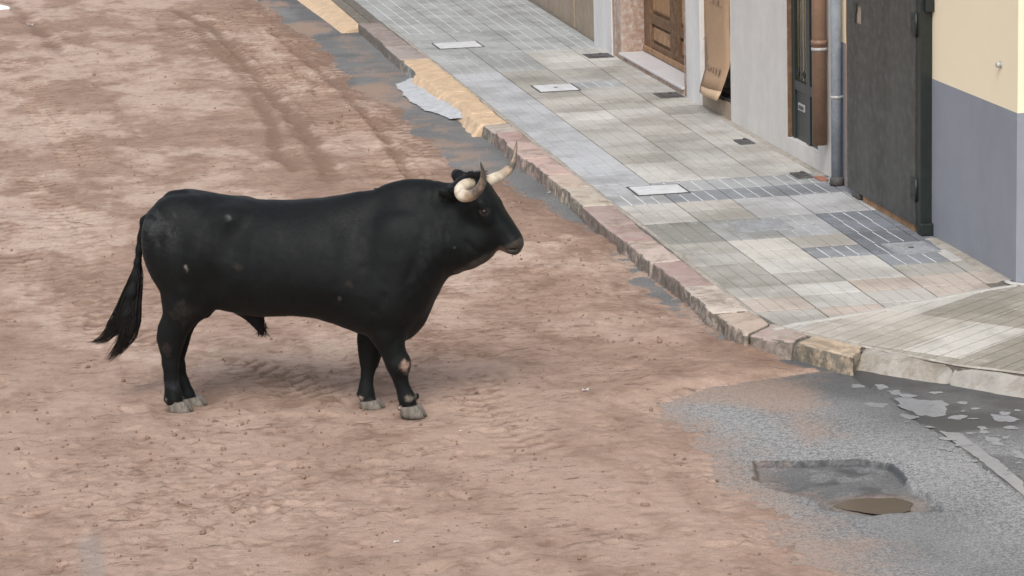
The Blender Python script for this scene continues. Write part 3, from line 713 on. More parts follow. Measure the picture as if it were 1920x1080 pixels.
# ================================================================== FITTINGS IN THE PAVEMENT
def lid(name, x0, x1, y0, y1, mat, label, cat, frame='iron', h=.118, knob=False):
    e = empty(name, ((x0+x1)/2, (y0+y1)/2, 0), label=label, cat=cat)
    cx, cy = (x0+x1)/2, (y0+y1)/2; a, b = (x1-x0)/2, (y1-y0)/2
    bm = bmesh.new(); t = .012
    box(bm, -a, a, -b, -b+t, .09, h-.001); box(bm, -a, a, b-t, b, .09, h-.001); box(bm, -a, -a+t, -b+t, b-t, .09, h-.001); box(bm, a-t, a, -b+t, b-t, .09, h-.001)
    from_bm('lid_frame', bm, e, [MAT[frame]])
    bm = bmesh.new(); box(bm, -a+t+.006, a-t-.006, -b+t+.006, b-t-.006, .09, h, bev=.003)
    from_bm('lid', bm, e, [MAT[mat]])
    if not knob: return e
    bm = bmesh.new(); tube(bm, [(0, 0, h-.002), (0, 0, h+.004)], .02, 10); from_bm('lifting_knob', bm, e, [MAT['iron']])
    return e
lid('utility_cover', 4.86, 5.36, 30.50, 31.02, 'white_lid', 'white rectangular utility cover at the top of the pavement beside the dark kerb stones', 'utility cover')
lid('utility_cover', 5.26, 5.67, 26.95, 27.43, 'white_lid', 'pale utility cover with a dark knob between the yellow kerb and the wooden door', 'utility cover', knob=True)
lid('utility_cover', 4.90, 5.325, 21.29, 21.69, 'white_lid', 'brightest white utility cover, at the kerb end of the striped band of tiles', 'utility cover')
lid('utility_cover', 5.27, 5.68, 19.64, 20.06, 'grey_lid', 'dirty grey utility cover with smeared mortar in the middle of the pavement', 'utility cover', frame='grey_lid', h=.113)
lid('utility_cover', 6.09, 6.40, 18.53, 18.93, 'grey_lid', 'blue grey utility cover below the foot of the metal gate post', 'utility cover', frame='grey_lid', h=.113, knob=True)
def plate(name, x0, x1, y0, y1, label, mat='iron', h=.128):
    e = empty(name, ((x0+x1)/2, (y0+y1)/2, 0), label=label, cat='cover plate'); a, b = (x1-x0)/2, (y1-y0)/2
    bm = bmesh.new(); box(bm, -a, a, -b, b, .10, h-.006, bev=.004); from_bm('plate', bm, e, [MAT[mat]])
    bm = bmesh.new(); box(bm, -a*.6, a*.6, -b*.55, b*.55, h-.006, h, bev=.003); tube(bm, [(a*.2, b*.3, h-.004), (a*.2, b*.3, h+.014)], .016, 8)
    from_bm('hinge_boss', bm, e, [MAT[mat]])
plate('water_valve_plate', 6.27, 6.40, 23.33, 23.56, 'small dark iron plate lying on the pavement left of the grille door')
plate('water_valve_plate', 6.27, 6.40, 21.60, 21.84, 'small dark iron plate lying on the pavement near the foot of the grey downpipe')
plate('water_valve_plate', 6.26, 6.50, 26.14, 26.50, 'dark iron plate set in the pavement at the near end of the pale door step', h=.118)
plate('water_valve_plate', 6.22, 6.50, 29.14, 29.52, 'dark stone plate in front of the white pillar left of the wooden door', h=.118)

# ================================================================== BUILDINGS
XW = 6.53; ZT = 7.0; DP = 1.2
# --- beige building, farthest up the street
e = empty('beige_building', (6.6, 30.3, 0), label='beige rendered building at the top edge, left of the white pillar', cat='building')
e.rotation_euler = (0, 0, math.atan2(4.18, .16)-math.pi/2)
boxo('wall', e, MAT['beige_wall'], 0, 3, 0, 14, .05, ZT, bev=0)
boxo('plinth', e, MAT['beige_wall'], -.02, 0, 1.6, 9, .05, .42)
boxo('corner_strip', e, MAT['beige_wall'], -.025, 0, .02, 1.35, .05, 5)
# --- white building with openings
e = empty('white_building', (0, 0, 0), label='white plastered building with a wooden door, a blocked window and a dark grille door', cat='building')
def wallbox(y0, y1, z0, z1, mat='white_wall', x0=XW, x1=XW+DP, name='wall', bev=0):
    return boxo(name, e, MAT[mat], x0, x1, y0, y1, z0, z1, bev=bev)
Y = dict(pilA=(29.36, 30.22), rev=(28.99, 29.36), door=(26.30, 28.99), jam=(25.60, 26.30), win=(24.58, 25.60), w2=(22.78, 24.58), gri=(21.62, 22.78), end=(21.42, 21.62))
wallbox(29.36, 30.22, .05, ZT, 'pillar', XW-.02)
wallbox(29.24, 29.36, .05, ZT, 'peeling', XW-.005)
wallbox(28.99, 29.24, .05, ZT, 'peeling', XW+.0)
wallbox(26.24, 28.99, 2.7, ZT, 'white_wall')
wallbox(26.14, 26.30, .05, 2.7, 'peeling', XW+.0)
wallbox(25.62, 26.14, .05, ZT, 'pillar', XW-.02); wallbox(26.14, 26.24, 2.7, ZT, 'white_wall', XW)
wallbox(24.58, 25.62, .05, .255, 'beige_wall', XW); wallbox(24.58, 25.62, 2.5, ZT)
wallbox(22.78, 24.58, .05, ZT, 'white_wall', XW-.006)
wallbox(21.90, 22.78, .05, .25, 'white_wall', XW-.006); wallbox(21.90, 22.78, 2.6, ZT, 'white_wall', XW-.006)
wallbox(21.46, 21.90, .05, ZT, 'white_wall', XW-.006)
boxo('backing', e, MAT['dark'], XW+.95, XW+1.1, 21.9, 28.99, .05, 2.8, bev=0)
boxo('floor_slab', e, MAT['mortar'], XW+.01, XW+.95, 24.6, 25.6, .05, .24, bev=0)
# step
s_ = empty('door_step', (XW, 26.3, 0), label='pale stone step in front of the old wooden door', cat='step')
bm = bmesh.new(); box(bm, -.01, .27, .004, 2.684, .10, .155); from_bm('riser', bm, s_, [MAT['peeling']])
bm = bmesh.new(); box(bm, -.03, .275, .004, 2.684, .156, .182, bev=.006); from_bm('slab', bm, s_, [MAT['marble']])
# wooden door (children of the building)
dr = boxo('wooden_door', e, MAT['wood'], XW+.29, XW+.33, 26.3, 28.99, .15, 2.7, bev=0)
def dpart(nm, y0, y1, z0, z1, x0, x1, mat='wood', bev=.006): return boxo(nm, dr, MAT[mat], XW+x0, XW+x1, y0, y1, z0, z1, bev=bev)
for (y0, y1) in ((28.72, 28.985), (27.62, 27.86), (27.5, 27.58), (26.305, 26.5)):
    dpart('stile', y0, y1, .2, 2.65, .245, .289)
for (z0, z1) in ((.19, .30), (.50, .60), (1.9, 2.05)):
    for (y0, y1) in ((27.86, 28.72), (26.5, 27.5)): dpart('rail', y0+.001, y1-.001, z0, z1, .255, .289)
for (y0, y1) in ((27.92, 28.66), (26.56, 27.44)):
    dpart('panel', y0, y1, .33, .47, .266, .289, 'raw_wood', .012); dpart('panel', y0, y1, .64, 1.86, .266, .289, 'golden_wood', .02)
dpart('weather_board', 26.31, 28.98, .19, .25, .225, .249, 'raw_wood')
# window frame (dark) and sill
wf = boxo('window', e, MAT['dark'], XW+.30, XW+.32, 24.6, 25.6, .26, 2.5, bev=0)
for a in ((25.53, 25.60, .256, 2.5), (24.585, 24.615, .256, 2.5)): boxo('window_frame', wf, MAT['raw_wood'], XW+.02, XW+.10, *a)
boxo('window_sill', wf, MAT['iron'], XW+.03, XW+.12, 24.62, 25.52, .2565, .275)
bm = bmesh.new(); tube(bm, [(XW-.0, 25.52, .74), (XW-.03, 25.44, .745)], .006, 6); from_bm('hook', bm, wf, [MAT['steel']])
# grille door
gd = boxo('grille_door', e, MAT['dark'], XW+.16, XW+.18, 21.91, 22.77, .25, 2.6, bev=0)
def gpart(nm, *b, mat='grille', bev=.003): return boxo(nm, gd, MAT[mat], *b, bev=bev)
boxo('door_frame', gd, MAT['wood'], XW-.004, XW+.10, 22.763, 22.775, .252, 2.6)
gpart('stile', XW+.03, XW+.075, 22.68, 22.76, .255, 2.58); gpart('stile', XW+.03, XW+.08, 22.24, 22.34, .255, 2.58); gpart('stile', XW+.03, XW+.075, 21.91, 21.97, .255, 2.58)
gpart('rail', XW+.03, XW+.076, 22.341, 22.679, .66, .74); gpart('rail', XW+.03, XW+.076, 21.971, 22.239, .66, .74)
pn = gpart('lower_panel', XW+.045, XW+.06, 22.341, 22.679, .256, .659); gpart('lower_panel', XW+.045, XW+.06, 21.971, 22.239, .256, .659)
ms = boxo('mail_slot', gd, MAT['steel'], XW+.036, XW+.046, 22.42, 22.60, .50, .56)
boxo('slot_flap', ms, MAT['iron'], XW+.032, XW+.037, 22.44, 22.58, .515, .545)
for yb_ in (22.62, 22.53, 22.44, 22.18, 22.08):
    bm = bmesh.new(); tube(bm, [(XW+.05, yb_, .741), (XW+.05, yb_, 2.58)], .006, 8); from_bm('bar', bm, gd, [MAT['brass']])
for yb_ in (22.62, 22.44, 22.14):
    bm = bmesh.new()
    for a_ in range(2):
        pts = [(XW+.045, yb_+math.cos(t)*.03*(1-t/9)*(1 if a_ else -1), .79+math.sin(t)*.04*(1-t/9)+.01) for t in np.linspace(0, 5, 12)]
        tube(bm, pts, .006, 6)
    from_bm('scroll', bm, gd, [MAT['black_steel']])
bm = bmesh.new(); tube(bm, [(XW+.02, 22.33, 1.72), (XW-.015, 22.33, 1.72), (XW-.015, 22.22, 1.73)], .011, 8); from_bm('door_handle', bm, gd, [MAT['steel']])

# cardboard hung in the blocked window
cb = empty('cardboard_sheet', (XW, 25.1, 0), label='brown cardboard sheet hanging in the dark window, its lower end bent out', cat='cardboard')
ctr = [(2.3, .05, 0), (1.6, .045, 0), (1.2, .035, .0), (.98, .02, .0), (.80, .0, -.0), (.62, -.03, .02), (.50, -.055, .05), (.40, -.085, .09), (.30, -.12, .13), (.235, -.15, .155)]
def cbp(px, py, off):
    p = onx(px, py, XW+off); return p
L_ = [(1317,-160),(1318,-40),(1319,30),(1320,70),(1324,110),(1322,128),(1318,143),(1313,160),(1311,172)]
Rr = [(1367,-120),(1367,-20),(1367,50),(1369,85),(1370,110),(1367,127),(1360,150),(1352,172),(1344,189)]
off = [.04,.04,.035,.03,.015,-.005,-.03,-.07,-.10]
def strip(name, i0, i1, mat, parent, sh=0.):
    bm = bmesh.new(); rows = []
    for i in range(i0, i1+1):
        a = cbp(*L_[i], off[i]+sh); b = cbp(*Rr[i], off[i]+sh); row = []
        for t in np.linspace(0, 1, 7):
            p = a+(b-a)*t; bow = -.025*math.sin(t*math.pi)
            row.append(bm.verts.new((p[0]-XW+bow, p[1]-25.1, p[2])))
        rows.append(row)
    for r0, r1 in zip(rows[:-1], rows[1:]):
        for k in range(6): bm.faces.new((r0[k], r0[k+1], r1[k+1], r1[k])).smooth = True
    bmesh.ops.recalc_face_normals(bm, faces=bm.faces[:])
    bmesh.ops.solidify(bm, geom=bm.faces[:], thickness=.005)
    return from_bm(name, bm, parent, [MAT[mat]])
strip('board', 0, 7, 'cardboard', cb); strip('end_flap', 7, 8, 'cardboard_light', cb)
# printed marks: two arrow symbols, a recycling loop and faded lettering blocks
def mark(quads):
    for q in quads:
        bm = bmesh.new(); vs_ = []
        for (px, py) in q:
            i = np.interp(py, [30, 70, 110, 128, 143, 160], [2, 3, 4, 5, 6, 7]); of = float(np.interp(i, range(9), off))
            t = (px-1320)/50; bow = -.025*math.sin(max(0, min(1, t))*math.pi)
            p = onx(px, py, XW+of); vs_.append(bm.verts.new((p[0]-XW+bow-.006, p[1]-25.1, p[2])))
        bm.faces.new(vs_); from_bm('printed_mark', bm, cb, [MAT['print']])
mark([[(1330,121),(1333,120),(1334,125),(1331,126)], [(1329,128),(1331,127),(1333,132),(1331,132)], [(1333,130),(1335,127),(1336,129),(1334,133)],
      [(1338,124),(1340,124.6),(1338.5,134),(1336.5,133)], [(1343,125),(1345,125.6),(1343,137),(1341,136)], [(1348,126),(1350,127),(1348,138.5),(1346,138)], [(1353,128),(1355.5,129),(1353,141),(1350.5,140)],
      [(1335,3),(1358,13),(1358,14.2),(1335,4.2)], [(1342,0),(1344,.5),(1344,5),(1342,4)], [(1349,0),(1352,.5),(1352,8),(1349,7)]])
# --- pipes
def pipe(name, px, y_, zbot, ztop, r, mat, label, clips=(), foot=False, xo=None):
    x = xo if xo is not None else XW-.006-r-.012
    e2 = empty(name, (x, y_, zbot), label=label, cat='drainpipe')
    bm = bmesh.new(); tube(bm, [(0, 0, z) for z in np.linspace(0, ztop-zbot, 6)], r, 24); from_bm('pipe', bm, e2, [MAT[mat]])
    for z in clips:
        bm = bmesh.new(); tube(bm, [(0, 0, z-zbot-.012), (0, 0, z-zbot+.012)], r+.004, 24); box(bm, 0, abs(XW-x)-.004, -.012, .012, z-zbot-.010, z-zbot+.010)
        from_bm('pipe_clip', bm, e2, [MAT['steel']])
    return e2
r_ = .058
p = onx(1537, 271, XW-.075)
e2 = pipe('drainpipe', 0, p[1], p[2], 6.5, r_, 'copper', 'brown drainpipe ending above the pavement in front of the grille door', clips=(onx(1537, 92, XW-.075)[2],), xo=XW-.075)
bm = bmesh.new(); tube(bm, [(0, 0, onx(1537, 92, XW-.075)[2]-p[2]+.03), (0, 0, onx(1537, 75, XW-.075)[2]-p[2])], r_+.006, 24); from_bm('socket', bm, e2, [MAT['copper']])
p = onx(1569, 338, XW-.055)
e2 = pipe('drainpipe', 0, p[1], .11, 6.5, .042, 'grey_pipe', 'grey drainpipe running down to the pavement between the white building and the yellow one', clips=(onx(1569, 182, XW-.055)[2],), xo=XW-.055)
bm = bmesh.new(); tube(bm, [(0, 0, 0), (0, 0, .05), (0, 0, .07)], [.055, .055, .044], 20); from_bm('pipe_foot', bm, e2, [MAT['iron']])
o = boxo('tile_fragment', None, MAT['terracotta'], 6.40, 6.47, 21.42, 21.60, .112, .124); tag(o, 'broken red tile fragment lying at the foot of the grey drainpipe', 'tile fragment')

# --- yellow building
e = empty('yellow_building', (XW, 17.44, 0), label='cream yellow building with a blue grey painted base on the right', cat='building')
def yb(nm, mat, x0, x1, y0, y1, z0, z1, bev=0, par=None): return boxo(nm, par or e, MAT[mat], x0-XW, x1-XW, y0-17.44, y1-17.44, z0, z1, bev=bev)
ZB = 1.225
for y0, y1 in ((17.44, 19.24), (20.98, 21.455)):
    yb('wall', 'cream_wall', XW, XW+5, y0, y1, ZB, ZT); yb('painted_base', 'blue_grey', XW-.003, XW+5.003 if y0 < 18 else XW+5, y0-(.003 if y0 < 18 else 0), y1, .05, ZB)
yb('wall', 'cream_wall', XW, XW+5, 19.24, 20.98, 2.6, ZT)
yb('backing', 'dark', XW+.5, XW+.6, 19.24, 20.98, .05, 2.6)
gt = yb('gate_recess', 'raw_wood', XW-.075, XW+.03, 19.30, 20.50, .10, .165, bev=.005); gt.name = 'threshold_board'
GX = XW-.085
pl = onx(1589, 200, GX)[1]; pr = onx(1720, 300, GX)[1]
ga = empty('metal_gate', (GX, pr, 0), label='dark grey sheet metal gate with a keyhole notch, hinged on a black post', cat='gate')
gl = pl-pr
na = onx(1604, 42, GX); nb2 = onx(1615.5, 12, GX)
y_a, y_b = nb2[1]-pr, na[1]-pr; z_a, z_b = na[2], nb2[2]
bm = bmesh.new()
for b_ in ((.03, y_a, .165, 2.55), (y_b, gl, .165, 2.55), (y_a, y_b, .165, z_a), (y_a, y_b, z_b, 2.55)):
    box(bm, -.004, .0, b_[0], b_[1], b_[2], b_[3])
bmesh.ops.remove_doubles(bm, verts=bm.verts[:], dist=1e-4)
from_bm('leaf', bm, ga, [MAT['gate']])
boxo('edge_angle', ga, MAT['raw_wood'], -.006, .03, gl+.001, gl+.014, .165, 2.55, bev=.002)
boxo('lock_plate', ga, MAT['beige_wall'], .004, .02, y_a-.02, y_b+.01, z_a-.03, z_b+.03, bev=0)
bm = bmesh.new(); zc_ = (z_a+z_b)/2; box(bm, -.009, -.0045, y_b-.05, y_b-.0, zc_+.01, zc_+.08); box(bm, -.009, -.0045, y_b-.03, y_b-.0, z_a, zc_+.012); from_bm('latch', bm, ga, [MAT['black_steel']])
boxo('hinge_stile', ga, MAT['black_steel'], -.002, .03, .004, .022, .165, 2.55, bev=.002)
for py in (46, 355):
    z = onx(1716, py, GX)[2]
    bm = bmesh.new(); box(bm, -.012, -.0045, .005, .12, z-.08, z+.08, bev=.003); tube(bm, [(-.008, .004, z-.085), (-.008, .004, z+.085)], .010, 12)
    for zz in (-.045, .045): tube(bm, [(-.012, .085, z+zz), (-.015, .085, z+zz)], .007, 8)
    from_bm('hinge', bm, ga, [MAT['black_steel']])
boxo('post', ga, MAT['black_steel'], -.002, .083, -.075, .0, .11, 2.6)
boxo('post_foot', ga, MAT['black_steel'], -.006, .083, -.115, -.0755, .112, .20, bev=.006)
boxo('post_cap_bracket', ga, MAT['black_steel'], .02, .083, -.125, -.0755, 1.70, 1.95, bev=.006)
o = boxo('wheel_chock', None, MAT['iron'], XW-.09, XW-.01, 20.56, 20.74, .113, .165, bev=.008); tag(o, 'small dark block under the free corner of the metal gate', 'block')
# stud on the wall
st = empty('wall_stud', (XW, 17.75, 1.5), label='small round metal stud on the cream yellow wall', cat='wall stud')
bm = bmesh.new(); tube(bm, [(-.0, 0, 0), (-.03, 0, 0), (-.034, 0, 0)], [.018, .018, .014], 16); from_bm('stud_body', bm, st, [MAT['steel']])
bm = bmesh.new(); tube(bm, [(-.0005, 0, 0), (-.006, 0, 0)], .024, 16); from_bm('stud_flange', bm, st, [MAT['steel']])
# the shoe at the top left edge
sh = empty('shoe', (.27, 37.15, .02), rz=R(-15), label='white shoe with a dark sole at the top left edge of the picture', cat='shoe')
bm = bmesh.new()
prof = [(-.15, .035, .10), (-.10, .04, .11), (-.03, .04, .085), (.05, .045, .055), (.11, .042, .042), (.15, .02, .028)]
rings = []
for x, w_, h in prof:
    rings.append([bm.verts.new((x, w_*math.cos(t), .022+h*max(0, math.sin(t))**.7)) for t in np.linspace(0, math.pi, 9)])
for a, b in zip(rings[:-1], rings[1:]):
    for k in range(8): bm.faces.new((a[k], a[k+1], b[k+1], b[k])).smooth = True
bm.faces.new(rings[0]); bm.faces.new(rings[-1][::-1])
bmesh.ops.recalc_face_normals(bm, faces=bm.faces[:])
from_bm('upper', bm, sh, [MAT['white_cloth']])
bm = bmesh.new(); rg = []
for z in (0, .021):
    rg.append([bm.verts.new((.16*math.cos(t)-.0, (.047+.004*math.cos(t))*math.sin(t), z)) for t in np.linspace(0, 2*math.pi, 25)[:-1]])
bm.faces.new(rg[0][::-1]); bm.faces.new(rg[1])
for k in range(24): bm.faces.new((rg[0][k], rg[0][(k+1) % 24], rg[1][(k+1) % 24], rg[1][k]))
from_bm('sole', bm, sh, [MAT['black_rubber']])
# scraps of paper
for (px, py, s, lb) in ((1098, 744, .032, 'crumpled white paper scrap on the sand between the bull and the bare asphalt'), (865, 822, .016, 'tiny white paper scrap on the sand just below the front hooves'), (1030, 362, .022, 'white paper scrap in the gutter right of the bull horns'), (56, 53, .06, 'pale flat scrap on the sand near the top left corner'), (744, 1033, .02, 'tiny white scrap on the sand at the bottom edge below the bull')):
    p = gnd(px, py); bm = bmesh.new()
    vs_ = [[bm.verts.new((i*s*.6+random.uniform(-.2, .2)*s, j*s*.35+random.uniform(-.1, .1)*s, random.uniform(0, .5)*s)) for i in range(-1, 2)] for j in range(-1, 2)]
    for i in range(2):
        for j in range(2): bm.faces.new((vs_[i][j], vs_[i][j+1], vs_[i+1][j+1], vs_[i+1][j]))
    bmesh.ops.solidify(bm, geom=bm.faces[:], thickness=.001)
    o = from_bm('paper_scrap', bm, None, [MAT['paper']]); o.location = (p[0], p[1], sandz(p[0], p[1])+.004); tag(o, lb, 'paper scrap', group='scraps of paper on the ground')

# ================================================================== THE BULL
Bo = np.array([1.6, 15.93]); PSI = R(-20); hx = np.array([math.cos(PSI), math.sin(PSI)]); hy = np.array([-hx[1], hx[0]])
def bp(px, py, yb=0.):
    """photo pixel -> (x, z) on the upright plane at lateral yb of the bull"""
    r = ray(px, py); t = (yb+Bo@hy)/(r[:2]@hy); p = r*t+EYE
    return np.array([(p[:2]-Bo)@hx, p[2]])
def b3(px, py, yb=0.):
    x, z = bp(px, py, yb); return np.array([x, yb, z])
def bs(px, py, s_, y):
    p = b3(px, py, -y); p[1] = s_*y; return p
h = .0095
ax = np.arange(-1.08, 1.50, h); ay = np.arange(-.46, .42, h); az = np.arange(-.03, 1.52, h)
NX, NY, NZ = len(ax), len(ay), len(az)
Fd = np.full((NX, NY, NZ), .3, np.float32)
def region(lo, hi):
    s = []
    for a, l, u in ((ax, lo[0], hi[0]), (ay, lo[1], hi[1]), (az, lo[2], hi[2])):
        i, j = np.searchsorted(a, [l, u]); s.append(slice(max(0, i-1), min(len(a), j+1)))
    return tuple(s), np.meshgrid(ax[s[0]], ay[s[1]], az[s[2]], indexing='ij', sparse=True)
def smin(a, b, k):
    hh = np.maximum(k-np.abs(a-b), 0)/k; return np.minimum(a, b)-hh*hh*k*.25
def union(s, d, k):
    Fd[s] = smin(Fd[s], d.astype(np.float32), k)
def carve(s, d, k):
    Fd[s] = -smin(-Fd[s], d.astype(np.float32), k)
def ell(c, r, k=.05, rot=0., cut=False):
    c = np.array(c, float); m = max(r)+k+.02
    s, (X, Y, Z) = region(c-m, c+m)
    x, y, z = X-c[0], Y-c[1], Z-c[2]
    if rot: x, z = x*math.cos(rot)+z*math.sin(rot), -x*math.sin(rot)+z*math.cos(rot)
    q = np.sqrt((x/r[0])**2+(y/r[1])**2+(z/r[2])**2); g = np.sqrt((x/r[0]**2)**2+(y/r[1]**2)**2+(z/r[2]**2)**2)+1e-6
    d = q*(q-1)/g
    (carve if cut else union)(s, d, k)
def cone(a, b, ra, rb, k=.03, sq=1.):
    a = np.array(a, float); b = np.array(b, float); m = max(ra, rb)*1.2+k+.02
    s, (X, Y, Z) = region(np.minimum(a, b)-m, np.maximum(a, b)+m)
    e = b-a; L2 = e@e
    t = np.clip(((X-a[0])*e[0]+(Y-a[1])*e[1]+(Z-a[2])*e[2])/L2, 0, 1)
    rr = ra+(rb-ra)*t
    dy = (Y-(a[1]+t*e[1]))/sq
    d = np.sqrt((X-a[0]-t*e[0])**2+dy**2+(Z-a[2]-t*e[2])**2)-rr
    union(s, d*min(1, sq*1.1), k)
def chain(pts, k=.03, sq=1.):
    for a, b in zip(pts[:-1], pts[1:]): cone(a[:3], b[:3], a[3], b[3], k, sq)
PX = 1/325.
# --- torso and neck as one lofted volume: photo x, top, bottom, half width, shoulder taper
T = [(273,430,465,.05,0),(281,404,495,.13,.05),(293,388,520,.18,.05),(310,374,540,.215,.08),(333,364,555,.235,.08),(370,362,574,.25,.08),(400,363,580,.262,.06),(444,370,590,.272,.05),(493,376,597,.285,.06),
     (555,376,594,.30,.10),(600,373,600,.305,.14),(620,370,607,.30,.16),(640,366.5,614,.30,.2),(660,363,622,.29,.26),(680,359.5,629,.28,.34),(710,356,637,.27,.38),(740,352,642,.26,.38),(765,346,636,.255,.34),(790,347,604,.235,.32),(812,350,570,.215,.30),(830,353,533,.195,.28),(850,356,506,.175,.25),(868,362,503,.15,.2),(885,365,497,.11,.1),(893,400,480,.04,0)]
tx_, tt, tb, tw, tk = [], [], [], [], []
for px, a, b, w_, k_ in T:
    pa, pb_ = bp(px, a), bp(px, b); tx_.append((pa[0]+pb_[0])/2); tt.append(pa[1]); tb.append(pb_[1]); tw.append(w_); tk.append(k_)
def sm(a, n=9):
    k = np.hanning(n+2)[1:-1]; k /= k.sum(); return np.convolve(np.pad(a, n//2, 'edge'), k, 'valid')
top_ = sm(np.interp(ax, tx_, tt)); bot_ = sm(np.interp(ax, tx_, tb)); wid_ = sm(np.interp(ax, tx_, tw)); tap_ = sm(np.interp(ax, tx_, tk))
yc_ = np.interp(ax, [.80, 1.15], [0, -.05])
zc = ((top_+bot_)/2)[:, None, None]; rz = ((top_-bot_)/2-.008)[:, None, None]; wd = wid_[:, None, None]
Yg_ = ay[None, :, None]-yc_[:, None, None]; Zg_ = az[None, None, :]
u = (Zg_-zc)/rz
we = wd*(1-tap_[:, None, None]*np.clip(u, -.3, 1)**1)
rho = (np.abs(Yg_/we)**2.25+np.abs(u)**2.25)**(1/2.25)
d = (rho-1)*np.minimum(rz, we)*.9
xo = np.maximum(np.maximum(tx_[0]-ax, ax-tx_[-1]), 0)[:, None, None]
d = np.where(xo > 0, np.sqrt(np.maximum(d, 0)**2+xo**2)+.001, d)
Fd = np.minimum(Fd, d.astype(np.float32))
# --- muscle masses
for s_ in (-1, 1):
    ell(bs(338,470,s_,.13), (.20,.11,.27), .11, .15)          # haunch
    ell(bs(345,545,s_,.12), (.115,.09,.17), .06)
    ell(bs(428,412,s_,.16), (.09,.06,.04), .08)              # hip bone
    ell(bs(400,470,s_,.17), (.13,.11,.20), .08, -.5)
    ell(bs(738,490,s_,.16), (.16,.08,.22), .12, -.22)         # shoulder blade
    ell(bs(715,560,s_,.145), (.15,.095,.17), .10, .3)          # upper arm
    ell(bs(795,455,s_,.10), (.17,.09,.17), .07, .2)
    ell(bs(545,500,s_,.14), (.36,.15,.22), .12)               # ribs
ell(b3(790,381), (.20,.08,.09), .09, -.03)                    # neck crest
ell(b3(838,384,-.03), (.15,.09,.09), .06)
ell(b3(755,600), (.15,.11,.10), .06, .5)                        # brisket
ell(b3(790,560,-.01), (.06,.05,.15), .05, -.5)                  # dewlap
ell(b3(850,487,-.03), (.13,.07,.08), .05, .4); ell(b3(888,478,-.06), (.10,.06,.07), .05, .3)
cone(b3(850,455,-.04), b3(900,455,-.07), .15, .105, .05, .75)
chain([(*b3(330,380),.05),(*b3(345,376),.035)], .05)
# sheath
chain([(*b3(458,580),.05),(*b3(484,607),.032),(*b3(492,628),.015)], .035)
# flank fold towards the stifle
cone(b3(402,540,-.15), b3(372,585,-.12), .07, .055, .05); cone(b3(410,540,.12), b3(384,585,.10), .07, .045, .05)
# --- legs: (photo x, y, radius px)
def leg(pts, yb0, yb1, sq=.82, k=.035):
    P = []; n = len(pts)
    for i, (px, py, r) in enumerate(pts):
        r -= 2.3 if py > 645 else 0
        y = yb0+(yb1-yb0)*i/(n-1); P.append((*b3(px, py, y), r*PX))
    chain(P, k, sq)
YN, YF = -.085, .075
leg([(350,540,42),(344,572,38),(335,600,27),(323,622,24.5),(320,641,22.5),(320,660,19.5),(319.5,685,16),(321,712,14.6),(324,735,15.2),(326,750,16.5),(331,762,14.5)], -.13, YN)
cone(b3(311,618,-.09), b3(302,638,-.088), .018, .019, .03)     # point of hock
leg([(370,558,30),(357,583,25),(345,610,17),(337,637,17),(334,655,17),(334,690,14.5),(341,720,14.5),(350,742,15.5),(357,753,14)], .12, YF)
leg([(722,590,38),(727,625,31),(734,652,23.5),(741,672,20.5),(746,690,19),(749,706,14),(753,722,12.5),(758,738,12.5),(763,750,15),(768,764,15)], -.14, -.131)
ell(b3(750,684,-.135), (.06,.053,.06), .03)
leg([(705,600,32),(698,640,25),(694,662,21.5),(692,682,17),(689,705,12.5),(687,725,13.5),(687,742,16),(692,756,16)], .09, .055)
for px, py, y in ((311,751,-.10),(343,748,.05),(750,767,-.15),(781,745,-.10),(677,747,.03),(673,741,.07),(754,753,-.15)):
    ell(b3(px, py, y), (.016,.016,.018), .012)                 # dewclaws
# tail root and tail
chain([(*b3(342,372),.035),(*b3(322,374),.032),(*b3(304,387),.030),(*b3(289,404),.028),(*b3(273,418),.027),(*b3(266,445),.022),(*b3(262,470),.021),(*b3(259,495),.02),(*b3(255,520),.026),(*b3(249,550),.036),(*b3(240,590),.035),(*b3(230,615),.018)], .022)
# --- head, in its own turned upright plane
PH = R(-29); hhx = np.array([math.cos(PH), math.sin(PH)]); hhy = np.array([-hhx[1], hhx[0]])
_q = b3(890,345,-.05); _qw = Bo+hx*_q[0]+hy*_q[1]
def hp(px, py, yh=0.):
    """photo pixel -> body coordinates, on the head plane at lateral yh"""
    r = ray(px, py); t = (yh+_qw@hhy)/(r[:2]@hhy); p = r*t+EYE; dxy = p[:2]-Bo
    return np.array([dxy@hx, dxy@hy, p[2]])
def hplane(px, py):
    r = ray(px, py); t = (_qw@hhy)/(r[:2]@hhy); p = r*t+EYE; return np.array([(p[:2]-_qw)@hhx, p[2]])
h0 = hplane(909,336); h1 = hplane(979,447); sv = h1-h0; SLEN = np.linalg.norm(sv); sv /= SLEN; tv_ = np.array([sv[1], -sv[0]])
if (hplane(880,480)-h0)@tv_ < 0: tv_ = -tv_
HPX = SLEN/131.2
#     s,  t_top, t_bot, half width
HT = [(-26,22,50,.04),(-20,8,80,.075),(-10,2,98,.10),(0,-2,104,.112),(16,-7,104,.118),(33,-8,100,.122),(52,-9,96,.112),(71,-5,88,.098),(90,-5,76,.084),(108,-4.5,64,.073),(122,-3,54,.069),(134,-1,47,.070),(143,4,40,.066),(149,12,34,.052),(153,20,29,.03)]
s, (X_, Y_, Z_) = region((.85,-.40,.80), (1.5,.25,1.5))
wx = Bo[0]+hx[0]*X_+hy[0]*Y_; wy = Bo[1]+hx[1]*X_+hy[1]*Y_
lx = (wx-_qw[0])*hhx[0]+(wy-_qw[1])*hhx[1]; ly = (wx-_qw[0])*hhy[0]+(wy-_qw[1])*hhy[1]
S = ((lx-h0[0])*sv[0]+(Z_-h0[1])*sv[1])/HPX; Tt = ((lx-h0[0])*tv_[0]+(Z_-h0[1])*tv_[1])/HPX
